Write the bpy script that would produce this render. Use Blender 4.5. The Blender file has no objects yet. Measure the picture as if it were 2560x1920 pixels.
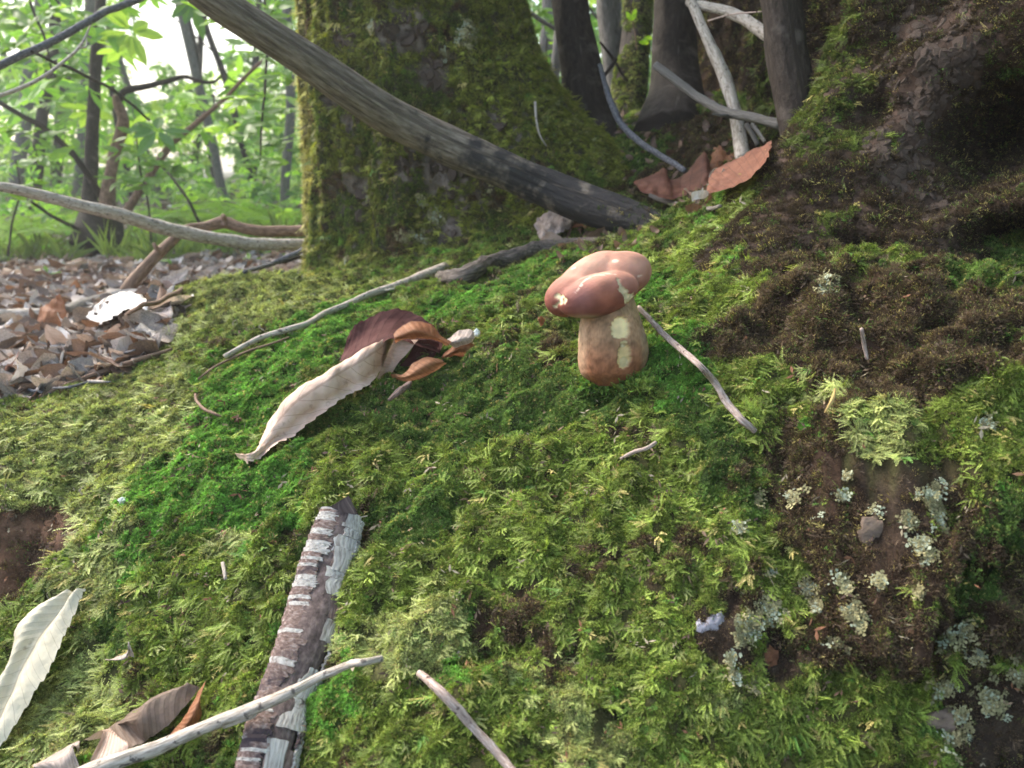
import bpy, math, random
import numpy as np
from mathutils import Vector
from mathutils.bvhtree import BVHTree
random.seed(7); rng = np.random.default_rng(7)
SC = bpy.context.scene
COL = SC.collection

# ------------------------------------------------------------------ camera, sky, sun, exposure
FPX = 2010.0                       # focal length in pixels of a 2560 px wide frame
PITCH = math.radians(15)
CAMZ = 0.40
cd = bpy.data.cameras.new('camera'); cam = bpy.data.objects.new('camera', cd); COL.objects.link(cam)
cam.location = (0, 0, CAMZ); cam.rotation_euler = (math.radians(90) - PITCH, 0, 0)
cd.sensor_width = 36; cd.lens = 36 * FPX / 2560; cd.clip_start = .02; cd.clip_end = 400
cd.dof.use_dof = True; cd.dof.focus_distance = .66; cd.dof.aperture_fstop = 10
SC.camera = cam
w = bpy.data.worlds.new('World'); SC.world = w; w.use_nodes = True
nt = w.node_tree; bg = nt.nodes['Background']
sky = nt.nodes.new('ShaderNodeTexSky'); sky.sky_type = 'NISHITA'; sky.sun_disc = False
SUN = Vector((-.62, .50, .72)).normalized()
sky.sun_elevation = math.asin(SUN.z); sky.sun_rotation = math.atan2(SUN.x, SUN.y)
sky.air_density = 1.2; sky.dust_density = 3.5; sky.ozone_density = 1.0
nt.links.new(sky.outputs[0], bg.inputs[0]); bg.inputs[1].default_value = .15
sl = bpy.data.lights.new('sun', 'SUN'); so = bpy.data.objects.new('sun', sl); COL.objects.link(so)
sl.energy = 1.5; sl.angle = math.radians(26); sl.color = (1, .95, .86)
so.rotation_euler = SUN.to_track_quat('Z', 'Y').to_euler()
vs = SC.view_settings; vs.view_transform = 'Standard'; vs.look = 'None'; vs.gamma = 1; vs.use_curve_mapping = False
vs.exposure = 1.88
SC.cycles.use_denoising = True; SC.cycles.max_bounces = 5; SC.cycles.diffuse_bounces = 2
SC.cycles.transparent_max_bounces = 8; SC.cycles.filter_width = 1.6

# ------------------------------------------------------------------ helpers
CAM = np.array([0, 0, CAMZ]); cp, sp = math.cos(PITCH), math.sin(PITCH)
RT = np.array([1., 0, 0]); FW = np.array([0, cp, -sp]); UP = np.array([0, sp, cp])
def W(u, v, d):                    # a point seen at photo pixel (u, v), d metres deep
    return CAM + d * FW + (u - 1280) / FPX * d * RT - (v - 960) / FPX * d * UP
def depth_of(p): return float(np.dot(np.asarray(p) - CAM, FW))

_perm = np.random.default_rng(3).permutation(256); _perm = np.concatenate([_perm, _perm, _perm])
_g = np.random.default_rng(4).normal(size=(256, 3)); _g /= np.linalg.norm(_g, axis=1)[:, None]
def pn(p, f=1.0, seed=0.0):        # gradient noise, about -.6 .. .6
    p = np.atleast_2d(p) * f + seed * 17.31
    i = np.floor(p).astype(int); t = p - i; s = t * t * t * (t * (t * 6 - 15) + 10)
    i &= 255; out = 0
    for dx in (0, 1):
        for dy in (0, 1):
            for dz in (0, 1):
                h = _perm[_perm[_perm[(i[:, 0] + dx) & 255] + ((i[:, 1] + dy) & 255)] + ((i[:, 2] + dz) & 255)]
                g = _g[h]; d = t - np.array([dx, dy, dz])
                wgt = (s[:, 0] if dx else 1 - s[:, 0]) * (s[:, 1] if dy else 1 - s[:, 1]) * (s[:, 2] if dz else 1 - s[:, 2])
                out = out + wgt * (g * d).sum(1)
    return out
def fbm(p, f, o=3, seed=0.0): return sum(pn(p, f * 2 ** k, seed + k) * .5 ** k for k in range(o))
def sm(a, b, x):
    t = np.clip((x - a) / (b - a), 0, 1); return t * t * (3 - 2 * t)

def tag(o, label=None, cat=None, group=None, kind=None):
    if label: o['label'] = label
    if cat: o['category'] = cat
    if group: o['group'] = group
    if kind: o['kind'] = kind
    return o
def wpos(o):
    p = np.zeros(3)
    while o is not None: p += np.array(o.location); o = o.parent
    return p
def thing(name, pos, label, cat, group=None):
    o = bpy.data.objects.new(name, None); COL.objects.link(o); o.location = [float(a) for a in pos]; o.empty_display_size = .02
    return tag(o, label, cat, group)
def mesh(name, V, F, mat=None, uv=None, cols=None, smooth=True, cname='col'):
    me = bpy.data.meshes.new(name); V = np.asarray(V, float)
    if isinstance(F, np.ndarray):
        k = F.shape[1]; n = len(F)
        me.vertices.add(len(V)); me.vertices.foreach_set('co', V.ravel())
        me.loops.add(n * k); me.loops.foreach_set('vertex_index', F.ravel().astype(np.int32))
        me.polygons.add(n); me.polygons.foreach_set('loop_start', np.arange(0, n * k, k, dtype=np.int32))
        me.update(calc_edges=True)
    else:
        me.from_pydata(V.tolist(), [], F); me.update()
    if smooth and len(me.polygons): me.polygons.foreach_set('use_smooth', [True] * len(me.polygons))
    if uv is not None:
        l = me.uv_layers.new(name='UVMap'); idx = np.empty(len(me.loops), int); me.loops.foreach_get('vertex_index', idx)
        l.data.foreach_set('uv', np.asarray(uv, float)[idx].ravel())
    if cols is not None:
        a = me.color_attributes.new(cname, 'FLOAT_COLOR', 'POINT')
        c = np.ones((len(V), 4)); c[:, :3] = cols; a.data.foreach_set('color', c.ravel())
    if mat: me.materials.append(mat)
    return me
def mk(name, V, F, mat, parent=None, uv=None, cols=None, smooth=True, origin=None):
    V = np.asarray(V, float)
    if origin is None:
        origin = V.mean(0).copy(); origin[2] = V[:, 2].min()
        if parent: origin = wpos(parent)
    o = bpy.data.objects.new(name, mesh(name, V - origin, F, mat, uv, cols, smooth)); COL.objects.link(o)
    if parent: o.parent = parent; o.location = (origin - wpos(parent)).tolist()
    else: o.location = origin.tolist()
    return o
def gridF(n, m, wrap=False, cap=None):
    i = np.arange(n - 1)[:, None]; j = np.arange(m if wrap else m - 1)[None, :]; j2 = (j + 1) % m
    return np.stack([i * m + j, i * m + j2, (i + 1) * m + j2, (i + 1) * m + j], -1).reshape(-1, 4)
def cr(P, n):                      # Catmull-Rom resample of rows (works on arrays of any trailing shape)
    P = np.asarray(P, float); k = len(P)
    if k < 3:
        t = np.linspace(0, 1, n).reshape((-1,) + (1,) * (P.ndim - 1)); return P[0] * (1 - t) + P[-1] * t
    E = np.concatenate([[2 * P[0] - P[1]], P, [2 * P[-1] - P[-2]]]); T = np.linspace(0, k - 1 - 1e-9, n); out = []
    for t in T:
        i = int(t); f = t - i; a, b, c, d = E[i], E[i + 1], E[i + 2], E[i + 3]
        out.append(.5 * ((2 * b) + (c - a) * f + (2 * a - 5 * b + 4 * c - d) * f * f + (3 * b - a - 3 * c + d) * f ** 3))
    return np.array(out)
def frames(C):
    T = np.gradient(C, axis=0); T /= np.linalg.norm(T, axis=1)[:, None] + 1e-12
    n = np.cross(T[0], [0.3, 0.2, 1.]); n /= np.linalg.norm(n); A = []
    for t in T:
        n = n - t * np.dot(n, t); n /= np.linalg.norm(n); A.append(n)
    A = np.array(A); B = np.cross(T, A); return T, A, B
def tube_geo(C, R, n=48, m=12, rough=.12, seed=0, ridg=0, closed=True):
    C = cr(C, n); R = cr(np.asarray(R, float).reshape(-1, 1), n)[:, 0]
    L = np.concatenate([[0], np.cumsum(np.linalg.norm(np.diff(C, axis=0), axis=1))])
    T, A, B = frames(C); th = np.linspace(0, 2 * np.pi, m, endpoint=False)
    D = A[:, None] * np.cos(th)[None, :, None] + B[:, None] * np.sin(th)[None, :, None]
    rm = max(R.mean(), 1e-5)
    q = np.stack(np.broadcast_arrays(np.cos(th)[None] * 1.3, np.sin(th)[None] * 1.3, (L / rm * .28)[:, None]), -1).reshape(-1, 3)
    nz = fbm(q, 1, 2, seed).reshape(n, m) * rough * 2
    if ridg: nz += ridg * np.abs(pn(q * [2.6, 2.6, .5], 1, seed + 9)).reshape(n, m)
    V = C[:, None] + D * (R[:, None] * (1 + nz))[..., None]
    V = V.reshape(-1, 3); F = gridF(n, m, True)
    uv = np.stack(np.broadcast_arrays((th / 2 / np.pi)[None], (L)[:, None]), -1).reshape(-1, 2)
    F = [list(f) for f in F.tolist()]
    if closed:
        a = len(V); V = np.vstack([V, C[0] - T[0] * R[0] * .35, C[-1] + T[-1] * R[-1] * .35]); uv = np.vstack([uv, [.5, 0], [.5, L[-1]]])
        for j in range(m):
            F.append([a, (j + 1) % m, j]); F.append([a + 1, (n - 1) * m + j, (n - 1) * m + (j + 1) % m])
    return V, F, uv
def jitter(C, n, amp, seed):       # natural wobble of a stick's centre line
    C = cr(C, n); L = np.linalg.norm(C[-1] - C[0])
    q = np.linspace(0, 1, n)[:, None] * [6.3, 1, 1]
    off = np.stack([pn(q, 1, seed + k * 3.3) for k in range(3)], 1)
    return C + off * amp * L
def merge(parts):
    Vs, Fs, Us, b = [], [], [], 0
    for V, F, U in parts:
        Vs.append(V); Us.append(U); Fs += [[i + b for i in f] for f in (F.tolist() if isinstance(F, np.ndarray) else F)]; b += len(V)
    return np.vstack(Vs), Fs, np.vstack(Us)

# ------------------------------------------------------------------ materials
def newmat(name):
    m = bpy.data.materials.new(name); m.use_nodes = True; t = m.node_tree
    for n in list(t.nodes): t.nodes.remove(n)
    out = t.nodes.new('ShaderNodeOutputMaterial'); return m, t, out
def N(t, typ, **k):
    n = t.nodes.new(typ)
    for a, b in k.items():
        if a.startswith('i_'):
            key = a[2:]; key = int(key) if key.isdigit() else key.replace('_', ' ')
            n.inputs[key].default_value = b
        else: setattr(n, a, b)
    return n
def noise(t, vec, scale, detail=4, rough=.6, out='Fac'):
    n = N(t, 'ShaderNodeTexNoise', i_Scale=scale, i_Detail=detail, i_Roughness=rough)
    if vec is not None: t.links.new(vec, n.inputs['Vector'])
    return n.outputs[out]
def ramp(t, fac, stops):
    r = t.nodes.new('ShaderNodeValToRGB'); e = r.color_ramp.elements
    while len(e) < len(stops): e.new(.5)
    for k, (p, c) in enumerate(stops): e[k].position = p; e[k].color = (c[0], c[1], c[2], 1)
    t.links.new(fac, r.inputs[0]); return r.outputs[0]
def mix(t, a, b, fac, typ='MIX'):
    m = t.nodes.new('ShaderNodeMix'); m.data_type = 'RGBA'; m.blend_type = typ
    for s, v in ((0, fac), (6, a), (7, b)):
        if isinstance(v, (int, float)): m.inputs[s].default_value = v
        elif isinstance(v, tuple): m.inputs[s].default_value = (*v, 1)
        else: t.links.new(v, m.inputs[s])
    return m.outputs[2]
def mapping(t, src, scale):
    m = N(t, 'ShaderNodeMapping'); m.inputs['Scale'].default_value = scale; t.links.new(src, m.inputs[0]); return m.outputs[0]
def bump(t, h, s=.5, d=.002):
    b = N(t, 'ShaderNodeBump', i_Strength=s, i_Distance=d); t.links.new(h, b.inputs['Height']); return b.outputs[0]
def finish(t, out, col, rough=.8, spec=.3, nrm=None, trans=0, tcol=None):
    p = N(t, 'ShaderNodeBsdfPrincipled', i_Roughness=rough); p.inputs['Specular IOR Level'].default_value = spec
    if isinstance(col, tuple): p.inputs['Base Color'].default_value = (*col, 1)
    else: t.links.new(col, p.inputs['Base Color'])
    if nrm is not None: t.links.new(nrm, p.inputs['Normal'])
    s = p.outputs[0]
    if trans:
        tr = t.nodes.new('ShaderNodeBsdfTranslucent'); c = tcol if tcol is not None else col
        if isinstance(c, tuple): tr.inputs[0].default_value = (*c, 1)
        else: t.links.new(c, tr.inputs[0])
        mx = N(t, 'ShaderNodeMixShader', i_0=trans); t.links.new(s, mx.inputs[1]); t.links.new(tr.outputs[0], mx.inputs[2]); s = mx.outputs[0]
    t.links.new(s, out.inputs[0])
def wood_mat(name, cols, along=26, around=5, rough=.8, patch=None, patch_at=(.52, .6), bumpd=.0012, speck=None, spec=.25, burnt=None):
    # fibres run along the stick: UV.x goes round it, UV.y is metres along it
    m, t, out = newmat(name); uv = N(t, 'ShaderNodeTexCoord').outputs['UV']; ob = N(t, 'ShaderNodeTexCoord').outputs['Object']
    f = noise(t, mapping(t, uv, (around, along, 1)), 3.2, 5, .65)
    c = ramp(t, f, [(.30 + .4 * k / (len(cols) - 1), q) for k, q in enumerate(cols)])
    big = noise(t, ob, 14, 3); c = mix(t, c, (.5, .5, .5), ramp(t, big, [(.3, (0, 0, 0)), (.7, (.35, .35, .35))]), 'OVERLAY')
    if patch:
        pf = ramp(t, noise(t, mapping(t, uv, (1.2, 9, 1)), 1.6, 4, .6), [(patch_at[0], (0, 0, 0)), (patch_at[1], (1, 1, 1))])
        c = mix(t, c, patch, pf)
    if burnt:
        ck = ramp(t, noise(t, mapping(t, uv, (20, 2.6, 1)), 2.2, 5, .65), [(.37, (.8, .8, .8)), (.41, (0, 0, 0))]); c = mix(t, c, (.045, .033, .027), ck); f = mix(t, f, (0, 0, 0), ck)
        sx = N(t, 'ShaderNodeSeparateXYZ'); t.links.new(uv, sx.inputs[0]); mr = N(t, 'ShaderNodeMapRange'); t.links.new(sx.outputs[1], mr.inputs[0])
        mr.inputs[1].default_value, mr.inputs[2].default_value, mr.inputs[3].default_value, mr.inputs[4].default_value = burnt[0], burnt[1], -.30, .10
        ad = N(t, 'ShaderNodeMath', operation='ADD'); t.links.new(mr.outputs[0], ad.inputs[0]); t.links.new(noise(t, mapping(t, uv, (2.2, 14, 1)), 1.4, 4, .6), ad.inputs[1])
        c = mix(t, c, (.022, .021, .024), ramp(t, ad.outputs[0], [(.44, (0, 0, 0)), (.56, (.9, .9, .9))]))
    if speck:
        sf = ramp(t, noise(t, ob, 160, 3), [(.6, (0, 0, 0)), (.66, (1, 1, 1))]); c = mix(t, c, speck, sf)
    h = mix(t, f, noise(t, ob, 220, 3), .35)
    finish(t, out, c, rough, spec, bump(t, h, .8, bumpd)); return m
def leaf_mat(name, c1, c2, vein, nv=11, rough=.6, trans=.25, blotch=26, veinw=.06, spec=.2):
    # UV.x along the blade, UV.y across it (midrib at .5)
    m, t, out = newmat(name); tc = N(t, 'ShaderNodeTexCoord'); uv = tc.outputs['UV']; ob = tc.outputs['Object']
    sx = N(t, 'ShaderNodeSeparateXYZ'); t.links.new(uv, sx.inputs[0])
    def mth(op, a, b=None):
        n = N(t, 'ShaderNodeMath', operation=op)
        for k, v in enumerate((a, b)):
            if v is None: continue
            if isinstance(v, (int, float)): n.inputs[k].default_value = v
            else: t.links.new(v, n.inputs[k])
        return n.outputs[0]
    s = mth('ABSOLUTE', mth('SUBTRACT', sx.outputs[1], .5))
    a = mth('MULTIPLY', mth('SUBTRACT', sx.outputs[0], mth('MULTIPLY', s, .33)), nv)
    fr = mth('ABSOLUTE', mth('SUBTRACT', mth('FRACT', a), .5))
    v1 = mth('LESS_THAN', fr, veinw); v2 = mth('LESS_THAN', s, .018)
    vv = mth('MAXIMUM', v1, v2)
    c = ramp(t, noise(t, ob, blotch, 5, .65), [(.32, c1), (.68, c2)])
    c = mix(t, c, (c1[0] * .45, c1[1] * .4, c1[2] * .4), ramp(t, noise(t, ob, blotch * 3.2, 3), [(.62, (0, 0, 0)), (.75, (.7, .7, .7))]))
    c = mix(t, c, vein, mth('MULTIPLY', vv, .42))
    h = mth('ADD', mth('MULTIPLY', fr, 1.2), noise(t, ob, 260, 3))
    finish(t, out, c, rough, spec, bump(t, h, .5, .0012), trans); return m
def attr_mat(name, attr='tint', kind='INSTANCER', rough=.65, spec=.3, trans=.35, var=.35, bumps=None, tmul=(1.25, 1.35, .6), tip=False):
    m, t, out = newmat(name); a = N(t, 'ShaderNodeAttribute', attribute_name=attr, attribute_type=kind); c = a.outputs['Color']
    tc = N(t, 'ShaderNodeTexCoord').outputs['Object']
    oi = N(t, 'ShaderNodeObjectInfo').outputs['Random']
    c = mix(t, c, ramp(t, noise(t, tc, 420 if kind == 'INSTANCER' else 60, 2), [(.3, (1 - var, 1 - var, 1 - var)), (.7, (1 + var, 1 + var, 1 + var))]), 1.0, 'MULTIPLY')
    if tip:                          # paler young tips; the dark base also paints shade between the shoots
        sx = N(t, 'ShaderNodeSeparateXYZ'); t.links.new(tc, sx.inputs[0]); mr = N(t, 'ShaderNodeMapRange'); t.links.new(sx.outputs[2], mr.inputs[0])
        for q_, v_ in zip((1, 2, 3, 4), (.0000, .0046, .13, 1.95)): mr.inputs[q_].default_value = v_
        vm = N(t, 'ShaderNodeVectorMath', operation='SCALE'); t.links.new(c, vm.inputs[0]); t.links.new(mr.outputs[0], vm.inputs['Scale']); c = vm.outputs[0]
    n = bump(t, noise(t, tc, bumps, 6, .7), .9, .003) if bumps else None
    tcol = mix(t, c, tmul, 1.0, 'MULTIPLY') if trans else None
    finish(t, out, c, rough, spec, n, trans, tcol); return m

M = {}
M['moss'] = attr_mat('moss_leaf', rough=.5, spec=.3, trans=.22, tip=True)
M['lichen'] = attr_mat('lichen_crust', rough=.9, spec=.1, trans=.1, tmul=(1, 1, 1))
M['debris'] = attr_mat('dry_debris', rough=.8, spec=.2, trans=.1, tmul=(1, 1, 1))
M['green'] = attr_mat('green_leaf', rough=.45, spec=.4, trans=.5, var=.2, tmul=(1.7, 1.7, .55))
M['soil'] = attr_mat('forest_soil', 'col', 'GEOMETRY', rough=.95, spec=.12, trans=0, var=.45, bumps=150)
M['bark'] = attr_mat('trunk_bark', 'col', 'GEOMETRY', rough=.9, spec=.15, trans=0, var=.5, bumps=110)
M['fung'] = attr_mat('mushroom_skin', 'col', 'GEOMETRY', rough=.62, spec=.12, trans=0, var=.2, bumps=None)
def _fung():
    m = M['fung']; p = [n for n in m.node_tree.nodes if n.type == 'BSDF_PRINCIPLED'][0]
    p.inputs['Subsurface Weight'].default_value = .25; p.inputs['Subsurface Radius'].default_value = (1, .5, .3); p.inputs['Subsurface Scale'].default_value = .004
    t = m.node_tree; tc = N(t, 'ShaderNodeTexCoord').outputs['Object']; t.links.new(bump(t, noise(t, tc, 420, 5), .5, .0009), p.inputs['Normal'])
_fung()
M['driftwood'] = wood_mat('grey_weathered_branch', [(.07, .055, .045), (.22, .19, .165), (.36, .32, .29)], 9, 7, bumpd=.004)
M['bigwood'] = wood_mat('grey_weathered_big_branch', [(.06, .042, .032), (.175, .142, .112), (.32, .27, .225)], 8, 9, bumpd=.006, burnt=(.26, .58))
M['rootwood'] = wood_mat('rough_dark_root', [(.03, .022, .018), (.12, .095, .08), (.25, .21, .18)], 30, 8, bumpd=.003)
M['palewood'] = wood_mat('pale_stick', [(.16, .13, .10), (.42, .36, .30), (.62, .56, .50)], 22, 5, speck=(.12, .10, .09))
M['brownwood'] = wood_mat('brown_stick', [(.06, .035, .025), (.20, .125, .085), (.33, .22, .16)], 16, 5)
M['darkstem'] = wood_mat('dark_stem', [(.012, .008, .006), (.030, .021, .016), (.055, .042, .034)], 16, 9, bumpd=.004, patch=(.11, .09, .078), patch_at=(.56, .70))
M['greystem'] = wood_mat('grey_stem', [(.06, .055, .05), (.13, .12, .11), (.20, .19, .178)], 14, 7, bumpd=.002)
M['twig'] = wood_mat('pinkish_twig', [(.16, .10, .085), (.38, .29, .25), (.58, .50, .46)], 40, 3, speck=(.07, .04, .035))
M['darktwig'] = wood_mat('dark_twig', [(.03, .028, .03), (.10, .10, .11), (.24, .24, .26)], 40, 3)
M['platepale'] = wood_mat('pale_bark_plate', [(.14, .12, .105), (.42, .385, .35), (.62, .585, .54)], 60, 6, patch=(.10, .065, .06), patch_at=(.56, .64))
M['plateb'] = wood_mat('rusty_bark_plate', [(.06, .038, .032), (.19, .125, .105), (.38, .31, .28)], 70, 6, patch=(.05, .035, .04), patch_at=(.52, .6))
M['core'] = wood_mat('dark_inner_bark', [(.04, .028, .026), (.12, .085, .078), (.24, .18, .165)], 40, 6)
M['plated'] = wood_mat('brown_bark_scale', [(.022, .014, .011), (.075, .052, .041), (.17, .13, .108)], 60, 60)
M['cream'] = leaf_mat('cream_leaf', (.50, .45, .33), (.66, .61, .48), (.24, .19, .13), 15, trans=.2, blotch=26, veinw=.03)
M['tan'] = leaf_mat('tan_leaf', (.50, .335, .25), (.70, .52, .425), (.28, .16, .11), 13, blotch=30, trans=.12, veinw=.035)
M['purple'] = leaf_mat('purple_brown_leaf', (.060, .024, .022), (.11, .050, .046), (.03, .012, .012), 12, rough=.8, trans=.05, spec=.05)
M['orange'] = leaf_mat('orange_brown_leaf', (.26, .10, .045), (.44, .21, .11), (.14, .05, .03), 12, trans=.3)
M['rust'] = leaf_mat('rust_brown_leaf', (.20, .105, .075), (.34, .205, .155), (.12, .05, .035), 9, trans=.2)
M['pink'] = leaf_mat('pinkish_dry_leaf', (.36, .275, .235), (.60, .51, .455), (.22, .13, .10), 9, trans=.2)
M['pale'] = leaf_mat('bleached_leaf', (.60, .54, .48), (.85, .80, .75), (.45, .38, .33), 9, trans=.15)
M['redbrown'] = leaf_mat('red_brown_leaf', (.15, .055, .035), (.28, .12, .075), (.10, .04, .03), 9, trans=.2)
M['brown'] = leaf_mat('brown_leaf', (.13, .085, .06), (.26, .19, .15), (.07, .045, .03), 12, trans=.15)
M['grey'] = leaf_mat('grey_rotting_leaf', (.26, .23, .21), (.46, .42, .39), (.16, .13, .12), 9, trans=.1)
M['stone'] = attr_mat('stone_face', 'col', 'GEOMETRY', rough=.9, spec=.2, trans=0, var=.35, bumps=120)

# ------------------------------------------------------------------ shape of the ground (thin-plate surface through surveyed points)
CPX = [(-300,1900,.60),(0,1900,.55),(640,1900,.49),(1280,1900,.46),(1900,1900,.475),(2560,1900,.475),(2950,1900,.48),
 (-300,1550,.67),(0,1550,.64),(100,1400,.715),(640,1550,.56),(1280,1550,.53),(1900,1550,.51),(2560,1550,.485),
 (0,1250,.76),(300,1250,.70),(640,1250,.65),(1280,1250,.60),(1900,1250,.555),(2500,1250,.515),
 (0,1090,.86),(300,1040,.86),(640,1050,.76),(1000,1050,.70),(1300,1050,.67),(1530,950,.69),(1900,1000,.60),(2300,1000,.555),(2750,1000,.54),
 (350,960,.97),(520,850,1.03),(800,850,.93),(1100,800,.92),(1350,750,.88),(1700,750,.77),(2000,750,.66),(2300,750,.615),(2600,750,.59),
 (430,775,1.2),(520,712,1.40),(700,705,1.45),(900,725,1.3),(1100,705,1.2),(1300,672,1.12),(1500,648,1.02),(1650,606,.98),(1780,545,.93),
 (1900,452,.88),(1960,385,.90),(2100,600,.86),(2300,620,.84),(2600,620,.82),(2200,470,1.0),
 (1000,600,1.7),(1450,425,1.5),(1475,335,1.65),(1600,405,1.45),(1680,310,1.5),(1640,545,1.25),(1560,520,1.35),(1760,500,1.15),(1850,440,1.12)]
CW = [(-.76,1.26,.10),(-.55,1.5,.12),(-.62,1.05,.115),(-1.1,1.0,.06),(-1.2,1.7,.08),(-.6,2.1,.10),(-1.5,2.6,.06),(-3,3,.04),(-2.2,1,.03),(-1.3,.6,.03),(-.8,4,.07),
 (.5,4,.30),(.3,2.4,.42),(1.2,2.2,.50),(2,3,.35),(3,1,.2),(2,-1,0),(1,.3,.12),(-2,-1,-.08),(0,-.6,-.12),(0,.1,-.06),(.6,-.2,-.06),(0,6,.1),(-5,6,.05),(5,6,.2),(-1,-.1,-.08)]
CP = np.array([W(*c) for c in CPX] + [np.array(c, float) for c in CW])
def tps_k(r2): return np.where(r2 > 1e-12, .5 * r2 * np.log(r2 + 1e-12), 0)
def _fit():
    X = CP[:, :2]; n = len(X); K = tps_k(((X[:, None] - X[None]) ** 2).sum(-1)) + np.eye(n) * 2e-4
    Pm = np.hstack([np.ones((n, 1)), X]); A = np.block([[K, Pm], [Pm.T, np.zeros((3, 3))]])
    return np.linalg.solve(A, np.concatenate([CP[:, 2], np.zeros(3)]))
TW = _fit()
def height(x, y, rough=True):
    X = np.stack([x, y], -1).reshape(-1, 2); z = np.empty(len(X))
    for s in range(0, len(X), 20000):
        q = X[s:s + 20000]; z[s:s + 20000] = tps_k(((q[:, None] - CP[None, :, :2]) ** 2).sum(-1)) @ TW[:-3] + TW[-3] + q @ TW[-2:]
    r = np.hypot(X[:, 0], X[:, 1]); P3 = np.c_[X, np.zeros(len(X))]
    far = .08 + .10 * fbm(P3, .35, 3, 2); k = sm(3.5, 6.5, r); z = np.clip(z, -.4, .8) * (1 - k) + far * k
    if rough:
        near = 1 - sm(1.6, 3.0, r)
        z = z + near * (.020 * pn(P3, 9, 5) + .019 * pn(P3, 24, 6) + .018 * pn(P3, 55, 8) + .009 * pn(P3, 120, 9)) + (1 - near) * .03 * fbm(P3, 4, 3, 3)
    return z.reshape(np.shape(x))
def graded(a, b, lo, hi, fine, g=1.16):
    c = list(np.arange(lo, hi, fine)); s = fine; p = c[-1]
    while p < b: s *= g; p += s; c.append(p)
    s = fine; p = c[0]
    while p > a: s *= g; p -= s; c.insert(0, p)
    return np.array(c)
gx = graded(-70, 70, -.95, .95, .0058); gy = graded(-20, 90, .22, 1.75, .0058)
GX, GY = np.meshgrid(gx, gy, indexing='xy'); GZ = height(GX, GY)
GV = np.stack([GX, GY, GZ], -1).reshape(-1, 3); GF = gridF(len(gy), len(gx))
# the steep face at the right is craggy
cr_ = sm(.10, .24, GV[:, 0] - .25 * (GV[:, 1] - .6)) * (1 - sm(.95, 1.2, GV[:, 1])) * sm(.25, .35, GV[:, 1]) * (1 - sm(.9, 1.1, GV[:, 0]))
Pn_ = GV * np.array([1, 1, 1.3]); crag = .019 * (np.abs(pn(Pn_, 17, 15)) - .18) * -1.6 + .016 * pn(Pn_, 34, 16) + .009 * pn(Pn_, 75, 17)
GV += np.outer(crag * cr_, [-.25, -.72, .5])
# cavities and hollows in the bank are pressed into the sheet along the view of the slope
bvh0 = BVHTree.FromPolygons(GV.tolist(), GF.tolist())
def ray(u, v, bv):
    d = W(u, v, 1.) - CAM; h = bv.ray_cast(Vector(CAM), Vector(d).normalized(), 60)
    return (np.array(h[0]), np.array(h[1])) if h[0] is not None else (None, None)
for (u, v, r, dp, sx) in [(2200,1195,.017,.13,2.4),(2080,1175,.014,.09,1.6),(2380,1165,.014,.09,1.6),(2540,620,.030,.09,1),(2330,1130,.014,.035,1.5),(60,1400,.05,.018,1),(2020,1500,.014,.03,.6),(1690,1140,.02,.02,1),(330,1690,.02,.018,1),(2560,1480,.016,.03,1)]:
    p, n = ray(u, v, bvh0)
    if p is None: continue
    q = GV - p; g = np.exp(-((q[:, 0] / sx) ** 2 + q[:, 1] ** 2 + q[:, 2] ** 2) / (2 * r * r)); GV -= np.outer(g * dp, np.array([.15, -.75, .65]) * np.array([1, -1, 1]))
GZ = GV[:, 2]

# trunks: radius as a function of angle and height, each ending below the ground
def trunk_geo(cx, cy, z0, z1, rf, nz, nt, lean=(0, 0)):
    z = z0 + (z1 - z0) * np.linspace(0, 1, nz) ** 1.25; th = np.linspace(0, 2 * np.pi, nt, endpoint=False)
    Z, T = np.meshgrid(z, th, indexing='ij'); R = rf(T, Z)
    V = np.stack([cx + lean[0] * (Z - z0) + R * np.cos(T), cy + lean[1] * (Z - z0) + R * np.sin(T), Z], -1).reshape(-1, 3)
    uv = np.stack([T / 2 / np.pi, Z], -1).reshape(-1, 2)
    return V, gridF(nz, nt, True), uv
def angd(T, a): return (T - math.radians(a) + np.pi) % (2 * np.pi) - np.pi
LT = (-.205, 1.70)
def r_left(T, Z):
    a = angd(T, -14); root = 1.25 * np.exp(-(Z - .2) / .14) * np.exp(-(a / .55) ** 2)
    root = .62 * np.tanh(root / .62)
    base = .055 * np.exp(-np.clip(Z - .2, 0, 9) / .07) * (.35 + .65 * np.exp(-(angd(T, -80) / 1.1) ** 2))
    q = np.stack([np.cos(T), np.sin(T), Z * 1.1], -1).reshape(-1, 3)
    n = (.035 * pn(q, 1.7, 11) + .028 * pn(q * [1, 1, .35], 5, 12) + .012 * fbm(q, 12, 2, 13)).reshape(T.shape)
    return .203 + root + base + n
LV, LF, LUV = trunk_geo(LT[0], LT[1], .02, 3.2, r_left, 330, 260)
RTC = (.80, 1.30)
def r_right(T, Z):
    q = np.stack([np.cos(T), np.sin(T), Z * 1.5], -1).reshape(-1, 3)
    n = (.07 * pn(q, 1.6, 21) + .045 * pn(q * [1, 1, .4], 4.6, 22) + .024 * fbm(q, 11, 2, 23)).reshape(T.shape)
    a = (T % (2 * np.pi)); mk_ = sm(math.radians(192), math.radians(222), a) * (1 - sm(math.radians(300), math.radians(330), a))
    return .405 + .05 * np.exp(-np.clip(Z - .30, 0, 9) / .09) + .80 * np.clip(.78 - Z, 0, 1) ** 1.22 * mk_ + n * (1 + .3 * mk_)
RV, RF, RUV = trunk_geo(RTC[0], RTC[1], -.1, 3.4, r_right, 360, 460)
bvR = BVHTree.FromPolygons(RV.tolist(), RF.tolist())
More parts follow.
